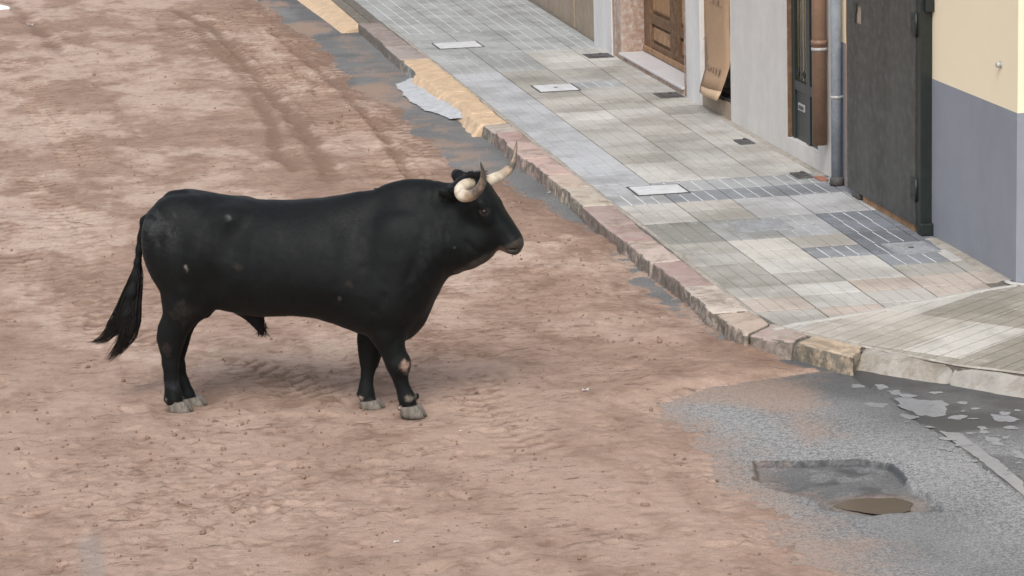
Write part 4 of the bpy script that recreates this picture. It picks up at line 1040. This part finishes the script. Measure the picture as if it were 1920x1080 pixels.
HTa = np.array(HT, float); HTa[:, 1] += 9*np.interp(HTa[:, 0], [-26, 40, 150], [1, 1, .3]); tt_ = np.interp(S, HTa[:, 0], HTa[:, 1]); tb_ = np.interp(S, HTa[:, 0], HTa[:, 2]); hw = np.interp(S, HTa[:, 0], HTa[:, 3])
tc = (tt_+tb_)/2; tr_ = (tb_-tt_)/2; uu = (Tt-tc)/tr_
hwe = hw*(1-.18*np.clip(uu, 0, 1))
rho = (np.abs(ly/hwe)**2.5+np.abs(uu)**2.5)**.4
d = (rho-1)*np.minimum(tr_*HPX, hwe)*.85
xo = np.maximum(np.maximum(HT[0][0]-S, S-HT[-1][0]), 0)*HPX
d = np.where(xo > 0, np.sqrt(np.maximum(d, 0)**2+xo**2)+.001, d)
union(s, d, .035)
hang = math.atan2(sv[1], sv[0])
for y in (-.10, .10):
    ell(hp(905,389,y), (.045,.028,.028), .03, hang)           # brow
    ell(hp(912,410,y*.9), (.04,.02,.025), .03, hang)
    ell(hp(905,398.5,y*1.20), (.020,.013,.011), .012, hang*.6, cut=True)
    ell(hp(885,455,y*.85), (.075,.035,.07), .05)                # jowl
    ell(hp(971,457,y*.55), (.022,.022,.018), .02)
    ell(hp(972.5,459,y*.70), (.016,.014,.010), .008, .3, cut=True)
ell(hp(888,343,0), (.055,.075,.035), .03)                      # poll
for i in range(9):
    t = i/8; ell(hp(936+t*36, 473.5-t*5.0, -.062+.01*t), (.010,.02,.0035), .006, .12, cut=True)
# ears
def ear(pts, sq): chain([(*hp(px, py, y), r) for px, py, y, r in pts], .02, sq)
ear([(856,366,-.09,.035),(845,366,-.14,.034),(834,364,-.18,.026),(826,361,-.205,.010)], .7)
ear([(866,340,.09,.03),(861,334,.13,.031),(856,330,.17,.024),(853,327,.19,.010)], .7)
# --- surface nets
def nets(Fv, ax, ay, az):
    ins = Fv < 0; nx, ny, nz = Fv.shape
    cs = np.zeros((nx-1, ny-1, nz-1), np.int8)
    for i in (0, 1):
        for j in (0, 1):
            for k in (0, 1): cs += ins[i:nx-1+i, j:ny-1+j, k:nz-1+k]
    act = (cs > 0) & (cs < 8); I, J, K = np.nonzero(act); idx = np.full(act.shape, -1, np.int32); idx[I, J, K] = np.arange(len(I))
    acc = np.zeros((len(I), 3)); cnt = np.zeros(len(I))
    cor = [(i, j, k) for i in (0, 1) for j in (0, 1) for k in (0, 1)]
    for a in cor:
        for b in cor:
            if sum(abs(p-q) for p, q in zip(a, b)) == 1 and a < b:
                fa = Fv[I+a[0], J+a[1], K+a[2]]; fb = Fv[I+b[0], J+b[1], K+b[2]]; m = (fa < 0) != (fb < 0)
                t = np.where(m, fa/(fa-fb+1e-12), 0)
                for q in range(3): acc[:, q] += np.where(m, a[q]+(b[q]-a[q])*t, 0)
                cnt += m
    P = acc/cnt[:, None]; V = np.stack([ax[I]+P[:, 0]*h, ay[J]+P[:, 1]*h, az[K]+P[:, 2]*h], 1)
    Qs = []
    for axis in range(3):
        sl0 = [slice(1, -1)]*3; sl0[axis] = slice(0, -1); sl1 = list(sl0); sl1[axis] = slice(1, None)
        a = ins[tuple(sl0)]; b = ins[tuple(sl1)]; c = a != b
        ii = np.array(np.nonzero(c)); 
        for q in range(3):
            if q != axis: ii[q] += 1
        o1, o2 = [(1, 2), (2, 0), (0, 1)][axis]
        def g_(d1, d2):
            k = ii.copy(); k[o1] -= d1; k[o2] -= d2; return idx[k[0], k[1], k[2]]
        q = np.stack([g_(1, 1), g_(0, 1), g_(0, 0), g_(1, 0)], 1)
        inside_first = a[c]
        q[~inside_first] = q[~inside_first][:, ::-1]; Qs.append(q)
    return V, np.concatenate(Qs)
V, Qb = nets(Fd, ax, ay, az)
# relax
def relax(V, Q, it, lam=.5):
    e = np.concatenate([Q[:, [0, 1]], Q[:, [1, 2]], Q[:, [2, 3]], Q[:, [3, 0]]]); e = np.concatenate([e, e[:, ::-1]])
    cnt = np.bincount(e[:, 0], minlength=len(V)).astype(float); cnt[cnt == 0] = 1
    for i in range(it):
        for l in (lam, -lam*1.03):
            A = np.stack([np.bincount(e[:, 0], weights=V[e[:, 1], q], minlength=len(V)) for q in range(3)], 1)/cnt[:, None]
            V = V+l*(A-V)
    return V
V = relax(V, Qb, 7)
# soft folds and veins of the hide
fn = (fbm(V[:, 0]+V[:, 1]*.5, V[:, 2], 6, 3, s=3)-.5)*.010+(fbm(V[:, 0]+V[:, 1], V[:, 2]*1.0, 22, 3, s=6)-.5)*.0035
nk = sstep(.75, .9, V[:, 0])*sstep(1.25, 1.05, V[:, 0]); fn += nk*.0014*np.sin((V[:, 0]*1.0+V[:, 2]*.35)*70+fbm(V[:, 0], V[:, 2], 6, 2)*8)
tmp = bpy.data.meshes.new('t')
n3 = np.zeros_like(V); p0, p1, p2, p3 = (V[Qb[:, i]] for i in range(4)); fnm = np.cross(p2-p0, p3-p1)
for i in range(4):
    for q in range(3): n3[:, q] += np.bincount(Qb[:, i], weights=fnm[:, q], minlength=len(V))
n3 /= np.linalg.norm(n3, axis=1)[:, None]+1e-9
V = V+n3*fn[:, None]
def crease(pts, wd_, dep, head=False):
    P = np.array([b3(px, py, -.2)[[0, 2]] for px, py in pts]); d, s_, sg_ = ldist(V[:, 0], V[:, 2], P)
    L_ = s_.max()+1e-6; endf = sstep(0, .25, s_/L_)*sstep(1, .75, s_/L_) if len(pts) > 2 else 1
    return -dep*np.exp(-(d/wd_)**2)*endf*sstep(.04, .12, np.abs(V[:, 1]))
def blob(px, py, r, amp):
    p = b3(px, py, -.2); return amp*np.exp(-((V[:, 0]-p[0])**2+(V[:, 2]-p[2])**2)/r**2)*sstep(.03, .10, np.abs(V[:, 1]))
D_ = crease([(708,370),(700,430),(690,500),(682,560),(676,615)], .045, .010)+crease([(806,375),(802,420),(790,470),(768,530),(758,590)], .035, .009)
D_ += crease([(405,395),(396,440),(394,490),(402,545),(410,585)], .04, .014)+crease([(300,420),(308,480),(318,540),(322,600)], .03, .008)
D_ += crease([(352,430),(345,500),(352,560)], .03, .007)+crease([(842,400),(836,450),(840,500)], .025, .009)+crease([(820,420),(818,470),(822,520)], .018, .006)
D_ += crease([(730,540),(716,570),(700,590)], .03, .009)+crease([(770,600),(750,620),(735,660)], .015, .006)+crease([(866,450),(890,476),(915,482)], .02, .008)
D_ += blob(438,455,.11,-.020)+blob(430,405,.05,.012)+blob(660,450,.10,-.008)+blob(745,430,.09,.008)+blob(728,585,.06,.008)+blob(330,500,.10,.006)
for i_ in range(8): D_ += crease([(455+i_*26,430),(448+i_*26,500),(452+i_*26,560)], .018, -.0014)
V = V+n3*D_[:, None]
print('bull verts', len(V), V.min(0), V.max(0))

def mk_hide():
    m = NM('black_hide', .6, .17); co = m.coord('Object')
    n1 = m.noise(co, 5, 5, .6); n2 = m.noise(co, 60, 4, .7, stretch=(.5, 1, 1)); n3_ = m.noise(co, 260, 2, .6, stretch=(.25, 1, 1))
    c = m.mix(m.ramp(n1, [(.4, 0.), (.7, 1.)]), (.0038, .0049, .0053), (.0062, .0076, .0081))
    c = m.mix(m.ramp(n2, [(.6, 0.), (.85, .3)]), c, (.03, .027, .024))
    pc = m.attr('patch', 'Color'); pa = m.attr('patch_a')
    fac = m.math('MULTIPLY', pa, m.ramp(n2, [(.30, .35), (.62, 1.)]))
    c = m.mix(fac, c, pc); m.color(c)
    m.l(m.ramp(n1, [(.3, .52), (.7, .68)]), m.b.inputs['Roughness'])
    m.b.inputs['Sheen Weight'].default_value = .03; m.b.inputs['Sheen Roughness'].default_value = .4
    m.bump(m.mix(.5, n2, n3_), .25, .004)
    return m.m
hide = mk_hide()
bull = empty('bull', (Bo[0], Bo[1], .008), PSI, label='black fighting bull with pale horns standing side-on on the sand, facing right', cat='bull')
body = from_np('body', V, Qb, bull, [hide])
PA = [(351,501,-.25,.018,(.42,.36,.33),.8),(430,412,-.24,.022,(.14,.14,.14),.6),(300,430,-.2,.10,(.085,.09,.095),.5),(322,450,-.2,.07,(.05,.05,.05),.35),(450,500,-.25,.03,(.09,.07,.05),.25),(655,535,-.3,.025,(.09,.07,.05),.25),(637,562,-.3,.012,(.2,.17,.15),.4),
      (345,590,-.2,.085,(.06,.048,.038),.4),(318,655,-.12,.045,(.09,.07,.06),.4),(755,691,-.2,.028,(.55,.37,.30),.95),(763,705,-.2,.02,(.16,.13,.11),.6),(769,752,-.18,.022,(.30,.26,.21),.8),(678,750,.02,.020,(.42,.33,.27),.9),(311,752,-.12,.014,(.5,.42,.36),.9),(750,767,-.17,.014,(.5,.38,.32),.9),(343,748,.03,.012,(.4,.35,.3),.8),
      (325,725,-.12,.05,(.05,.055,.065),.5),(852,468,-.2,.010,(.3,.25,.22),.5),(690,760,0,.03,(.06,.055,.05),.5),(768,770,-.2,.03,(.06,.055,.05),.4)]
pc = np.zeros((len(V), 3)); pa = np.zeros(len(V))
nz_ = fbm(V[:, 0]*1.0+V[:, 1], V[:, 2], 22, 4, .65)
for px, py, y, r, c_, a in PA:
    p = b3(px, py, y); dd = np.hypot(V[:, 0]-p[0], (V[:, 2]-p[2]))/r+(nz_-.5)*2.6; lat = np.abs(V[:, 1]-y) < .16
    wgt = a*.8*sstep(1.2, .2, dd)*lat; m = wgt > pa; pa = np.where(m, wgt, pa); pc[m] = c_
# muzzle, lips and eye rims, in head coordinates
W = np.stack([Bo[0]+hx[0]*V[:, 0]+hy[0]*V[:, 1], Bo[1]+hx[1]*V[:, 0]+hy[1]*V[:, 1]], 1)-_qw
lx = W@hhx; ly = W@hhy; S = ((lx-h0[0])*sv[0]+(V[:, 2]-h0[1])*sv[1])/HPX; Tt = ((lx-h0[0])*tv_[0]+(V[:, 2]-h0[1])*tv_[1])/HPX
hd = V[:, 0] > 1.0
mz = hd*sstep(127, 137, S+Tt*.10+(nz_-.5)*8)*.75; lip = hd*sstep(120, 130, S)*sstep(34, 39, Tt+(nz_-.5)*6)*sstep(62, 52, Tt)*(V[:, 0] > 1.2)
m = mz > pa; pa = np.where(m, mz, pa); pc[m] = (.085, .07, .058)
m = lip > .2; pa = np.where(m, np.maximum(pa, lip*.85), pa); pc[m] = (.20, .125, .10)
for y in (-1, 1):
    e_ = hp(909,399,y*.11); dd = np.hypot(V[:, 0]-e_[0], (V[:, 2]-e_[2])*1.3); rim = .5*np.exp(-((dd-.022)/.008)**2)*(np.abs(V[:, 1]-e_[1]) < .08)
    m = rim > pa; pa = np.where(m, rim, pa); pc[m] = (.10, .08, .07)
vattr(body, 'patch', pc); vattr(body, 'patch_a', pa)

def S_head(P):
    W_ = np.stack([Bo[0]+hx[0]*P[:, 0]+hy[0]*P[:, 1], Bo[1]+hx[1]*P[:, 0]+hy[1]*P[:, 1]], 1)-_qw; l_ = W_@hhx
    return np.where(P[:, 0] > 1.0, ((l_-h0[0])*sv[0]+(P[:, 2]-h0[1])*sv[1])/HPX, -99)
# --- eyes
for y in (-.104, .104):
    bm = bmesh.new(); bmesh.ops.create_uvsphere(bm, u_segments=20, v_segments=12, radius=.0185)
    for f in bm.faces: f.smooth = True
    o = from_bm('eye', bm, bull, [MAT.setdefault('eye', glassy('eye', (.008, .006, .005), .08, .6).m)]); o.location = Vector(hp(908,399,y))
# --- horns
def mk_horn():
    m = NM('horn', .38, .45); co = m.coord('Object'); a = m.attr('along')
    n1 = m.noise(co, 30, 4, .7); n2 = m.noise(co, 14, 3, .6)
    aa = m.math('ADD', a, m.math('MULTIPLY', m.math('SUBTRACT', n1, .5), .22))
    c = m.ramp(aa, [(0., (.20, .15, .11)), (.10, (.42, .34, .24)), (.2, (.58, .50, .38)), (.40, (.62, .56, .45)), (.54, (.40, .30, .21)), (.62, (.10, .085, .07)), (1., (.03, .028, .026))])
    c = m.mix(m.ramp(n2, [(.48, 0.), (.64, .7)]), c, (.27, .19, .13))
    m.color(c); m.bump(n1, .3, .004); return m.m
hm = mk_horn()
def horn(pts, rad):
    P = np.array([hp(px, py, y) for px, py, y in pts]); n = len(P); tt = np.linspace(0, n-1, 40)
    # Catmull-Rom through the points
    Q_ = []
    for t in tt:
        i = min(int(t), n-2); f = t-i; p0 = P[max(i-1, 0)]; p1 = P[i]; p2 = P[i+1]; p3 = P[min(i+2, n-1)]
        Q_.append(.5*((2*p1)+(-p0+p2)*f+(2*p0-5*p1+4*p2-p3)*f*f+(-p0+3*p1-3*p2+p3)*f**3))
    rr = np.interp(tt, range(n), rad); bm = bmesh.new(); tube(bm, [Vector(q) for q in Q_], list(rr), 20)
    o = from_bm('horn', bm, bull, [hm], True)
    S_ = np.concatenate([[0], np.cumsum(np.linalg.norm(np.diff(Q_, axis=0), axis=1))]); al = np.repeat(S_/S_[-1], 20); vattr(o, 'along', al); return o
horn([(886,347,-.05),(873,350,-.12),(864,359,-.18),(867,369,-.23),(881,370,-.265),(895,361,-.285),(904,346,-.30),(906,328,-.31),(901,306,-.32)], [.032,.035,.037,.035,.031,.028,.022,.014,.002])
horn([(895,347,.04),(912,344,.09),(927,337,.14),(942,330,.19),(955,319,.235),(962,305,.265),(966,288,.285),(969,267,.30)], [.034,.034,.031,.028,.027,.022,.013,.002])
# --- hooves: two claws each, left as geometry per hoof
def mk_hoof():
    m = NM('hoof', .6, .3); co = m.coord('Object'); n1 = m.noise(co, 18, 4, .7); n2 = m.noise(co, 80, 3, .6, stretch=(1, 1, .2))
    c = m.mix(m.ramp(n1, [(.35, 0.), (.65, 1.)]), (.105, .097, .085), (.21, .185, .155)); c = m.mix(m.ramp(n2, [(.4, .5), (.6, 0.)]), c, (.08, .07, .06)); m.color(c); m.bump(n2, .3, .003); return m.m
hoofm = mk_hoof()
def hoof(px, py, y, ln=.115, hgt=.06, tilt=0., yaw=0.):
    p = b3(px, py, y); z0 = p[2]
    o = empty('hoof', (p[0], p[1], max(z0, -.005)), yaw); o.parent = bull
    for s_ in (-1, 1):
        bm = bmesh.new(); rg = []
        for zt, sc_, sh_ in ((0, 1., 0.), (.35, .95, -.006), (.7, .86, -.013), (1., .76, -.02)):
            ring = []
            for t in np.linspace(0, 2*math.pi, 21)[:-1]:
                cx, cy = math.cos(t), math.sin(t)
                xx = cx*ln*.5*sc_*(1.0 if cx < 0 else 1.08); yy = cy*.027*sc_*(1-.35*max(0, cx)**2)
                if s_*cy < 0: yy *= .75
                ring.append(bm.verts.new((xx+sh_, yy+s_*.026, zt*hgt*(1+.0*cx)+(.006 if zt > .5 else 0)*cx)))
            rg.append(ring)
        for a, b in zip(rg[:-1], rg[1:]):
            for k in range(20): bm.faces.new((a[k], a[(k+1) % 20], b[(k+1) % 20], b[k])).smooth = True
        bm.faces.new(rg[0][::-1]); bm.faces.new(rg[-1]); from_bm('claw', bm, o, [hoofm])
hoof(340,777,YN-.0, .13, .07, yaw=R(-6)); hoof(367,764,YF, .125, .055, yaw=R(-6)); hoof(776,785,-.131, .135, .07, yaw=R(-6)); hoof(699,770,.055, .13, .055, yaw=R(-6))
# --- hair: tail switch, poll curls, sheath tuft
hairm = NM('black_hair', .55, .3); hairm.b.inputs['Base Color'].default_value = (.010, .009, .008, 1); hairm = hairm.m
hair2 = NM('brown_hair_ends', .6, .3); hair2.b.inputs['Base Color'].default_value = (.05, .03, .022, 1); hair2 = hair2.m
def strands(name, paths, r0, mats=None):  # countless hairs
    V_ = []; Q_ = []; n0 = 0
    for P, r in paths:
        P = np.array(P); n = len(P); T_ = np.gradient(P, axis=0); T_ /= np.linalg.norm(T_, axis=1)[:, None]+1e-9
        A_ = np.cross(T_, [0.1, 1, .2]); A_ /= np.linalg.norm(A_, axis=1)[:, None]; B_ = np.cross(T_, A_)
        rr = r*np.linspace(1, .12, n)
        for k in range(3):
            a = k*2*math.pi/3; V_.append(P+(A_*math.cos(a)+B_*math.sin(a))*rr[:, None])
        for k in range(3):
            i = np.arange(n-1); a = n0+k*n+i; b = n0+((k+1) % 3)*n+i; Q_.append(np.stack([a, b, b+1, a+1], 1))
        n0 += 3*n
    return tag(from_np(name, np.concatenate(V_), np.concatenate(Q_), bull, [mats or hairm]), kind='stuff')
rh = np.random.default_rng(9)
def switch(paths_px, n, spread, r, wave=.006):
    out = []
    for k in range(n):
        pp = paths_px[rh.integers(len(paths_px))]; st = rh.uniform(0, .45); en = rh.uniform(.72, 1.0)
        t = np.linspace(st, en, 12); q = t*(len(pp)-1); base = np.array([[np.interp(v, range(len(pp)), [p[i] for p in pp]) for i in (0, 1)] for v in q])
        wd_ = np.interp(t, [0, .3, .6, .85, 1], spread)
        a, b = np.clip(rh.normal(0, .42, 2), -.75, .75); ph = rh.uniform(0, 6)
        P = []
        for i in range(12):
            g_ = min(1, (t[i]-st)/.2+.15)
            o3 = b3(base[i, 0]+a*wd_[i]*g_, base[i, 1]+a*wd_[i]*.25*g_, 0)
            o3[1] += b*wd_[i]*PX*g_*.8; o3[0] += math.sin(t[i]*14+ph)*wave*t[i]; o3[2] = max(o3[2], .02)
            P.append(o3)
        out.append((P, r*rh.uniform(.6, 1.3)))
    return out
tp = [[(262,470),(257,510),(247,550),(237,585),(226,612),(213,632)], [(262,470),(258,510),(250,550),(243,590),(236,625),(226,655),(212,668)], [(261,475),(254,512),(241,552),(228,588),(212,622),(192,640),(170,646)], [(262,475),(259,515),(254,560),(250,600),(240,635),(222,660),(202,680)]]
strands('tail_switch', switch(tp, 1100, [8, 14, 18, 13, 9], .0032), .003)
strands('tail_hair_ends', switch([[(240,600),(232,630),(218,652),(205,672),(192,688)], [(225,600),(205,630),(190,642),(170,648)]], 70, [10, 14, 14, 12, 12], .0018), .002, hair2)
out = []
for k in range(130):
    p = b3(rh.uniform(481,499), rh.uniform(606,624), rh.normal(0, .012)); L = rh.uniform(.025, .055); dx = rh.normal(0, .018)
    out.append(([p+np.array([dx*t*t, rh.normal(0, .002), -L*t]) for t in np.linspace(0, 1, 7)], .0022))
strands('sheath_tuft', out, .002)
out = []
for k in range(420):
    px_, py_ = rh.uniform(872,906), rh.uniform(326,338); p = hp(px_, py_, rh.normal(0, .05)); L = rh.uniform(.02, .045); a = rh.uniform(0, 6.28)
    out.append(([p+np.array([math.cos(a)*.012*t*2+.012*t, math.sin(a)*.012*t*2, L*(t-.75*t*t)-.004]) for t in np.linspace(0, 1, 6)], .0020))
strands('forehead_curls', out, .002)
out = []
for k in range(260):                                             # ear fringe and neck ridge
    i = rh.integers(3)
    if i < 1: p = hp(rh.uniform(826,850), rh.uniform(358,370), rh.uniform(-.19,-.12)); dv = np.array([-.03, -.01, -.02])
    elif i < 2: p = hp(rh.uniform(853,868), rh.uniform(327,333), rh.uniform(.12,.18)); dv = np.array([-.012, .0, .008])
    else:
        xq = rh.uniform(.55, .95); p = np.array([xq, rh.normal(0, .02)+float(np.interp(xq, ax, yc_)), float(np.interp(xq, ax, top_))-.004]); dv = np.array([-.022, rh.normal(0, .005), .008])
    out.append(([p+dv*t+np.array([0, 0, -.01*t*t]) for t in np.linspace(0, 1, 5)], .0018))
strands('ear_and_crest_hair', out, .002)
# the short coat: flat-lying hairs that follow the body backwards and down
rc_ = np.random.default_rng(21); ncoat = 90000
ar = np.linalg.norm(fnm, axis=1); pick = rc_.choice(len(Qb), ncoat, p=ar/ar.sum())
uv_ = rc_.random((ncoat, 2)); q4 = V[Qb[pick]]
P0 = (q4[:, 0]*(1-uv_[:, :1])+q4[:, 1]*uv_[:, :1])*(1-uv_[:, 1:])+(q4[:, 3]*(1-uv_[:, :1])+q4[:, 2]*uv_[:, :1])*uv_[:, 1:]
Nn = fnm[pick]/ar[pick][:, None]
flow = np.array([-1., 0, -.55])+rc_.normal(0, .22, (ncoat, 3)); flow[P0[:, 2] < .5] += np.array([.8, 0, -.8]); flow[P0[:, 0] > 1.05] += np.array([.6, 0, .5])
flow -= Nn*np.sum(flow*Nn, 1)[:, None]; flow /= np.linalg.norm(flow, axis=1)[:, None]+1e-9
side = np.cross(Nn, flow); Lh = rc_.uniform(.010, .019, ncoat)[:, None]; wh = .0009
kz = (P0[:, 2] > .09) & ~((S_head(P0) > 118))
A0 = P0-side*wh-Nn*.001; B0 = P0+side*wh-Nn*.001; C0 = P0+flow*Lh+Nn*rc_.uniform(.0008, .0035, ncoat)[:, None]
A0, B0, C0 = A0[kz], B0[kz], C0[kz]; nn_ = len(A0)
coat = from_np('short_coat', np.concatenate([A0, B0, C0]), np.stack([np.arange(nn_), np.arange(nn_)+nn_, np.arange(nn_)+2*nn_], 1), bull, [hide], smooth=False)
vattr(coat, 'patch', np.zeros((3*nn_, 3))); vattr(coat, 'patch_a', np.zeros(3*nn_)); tag(coat, kind='stuff')
print('done')
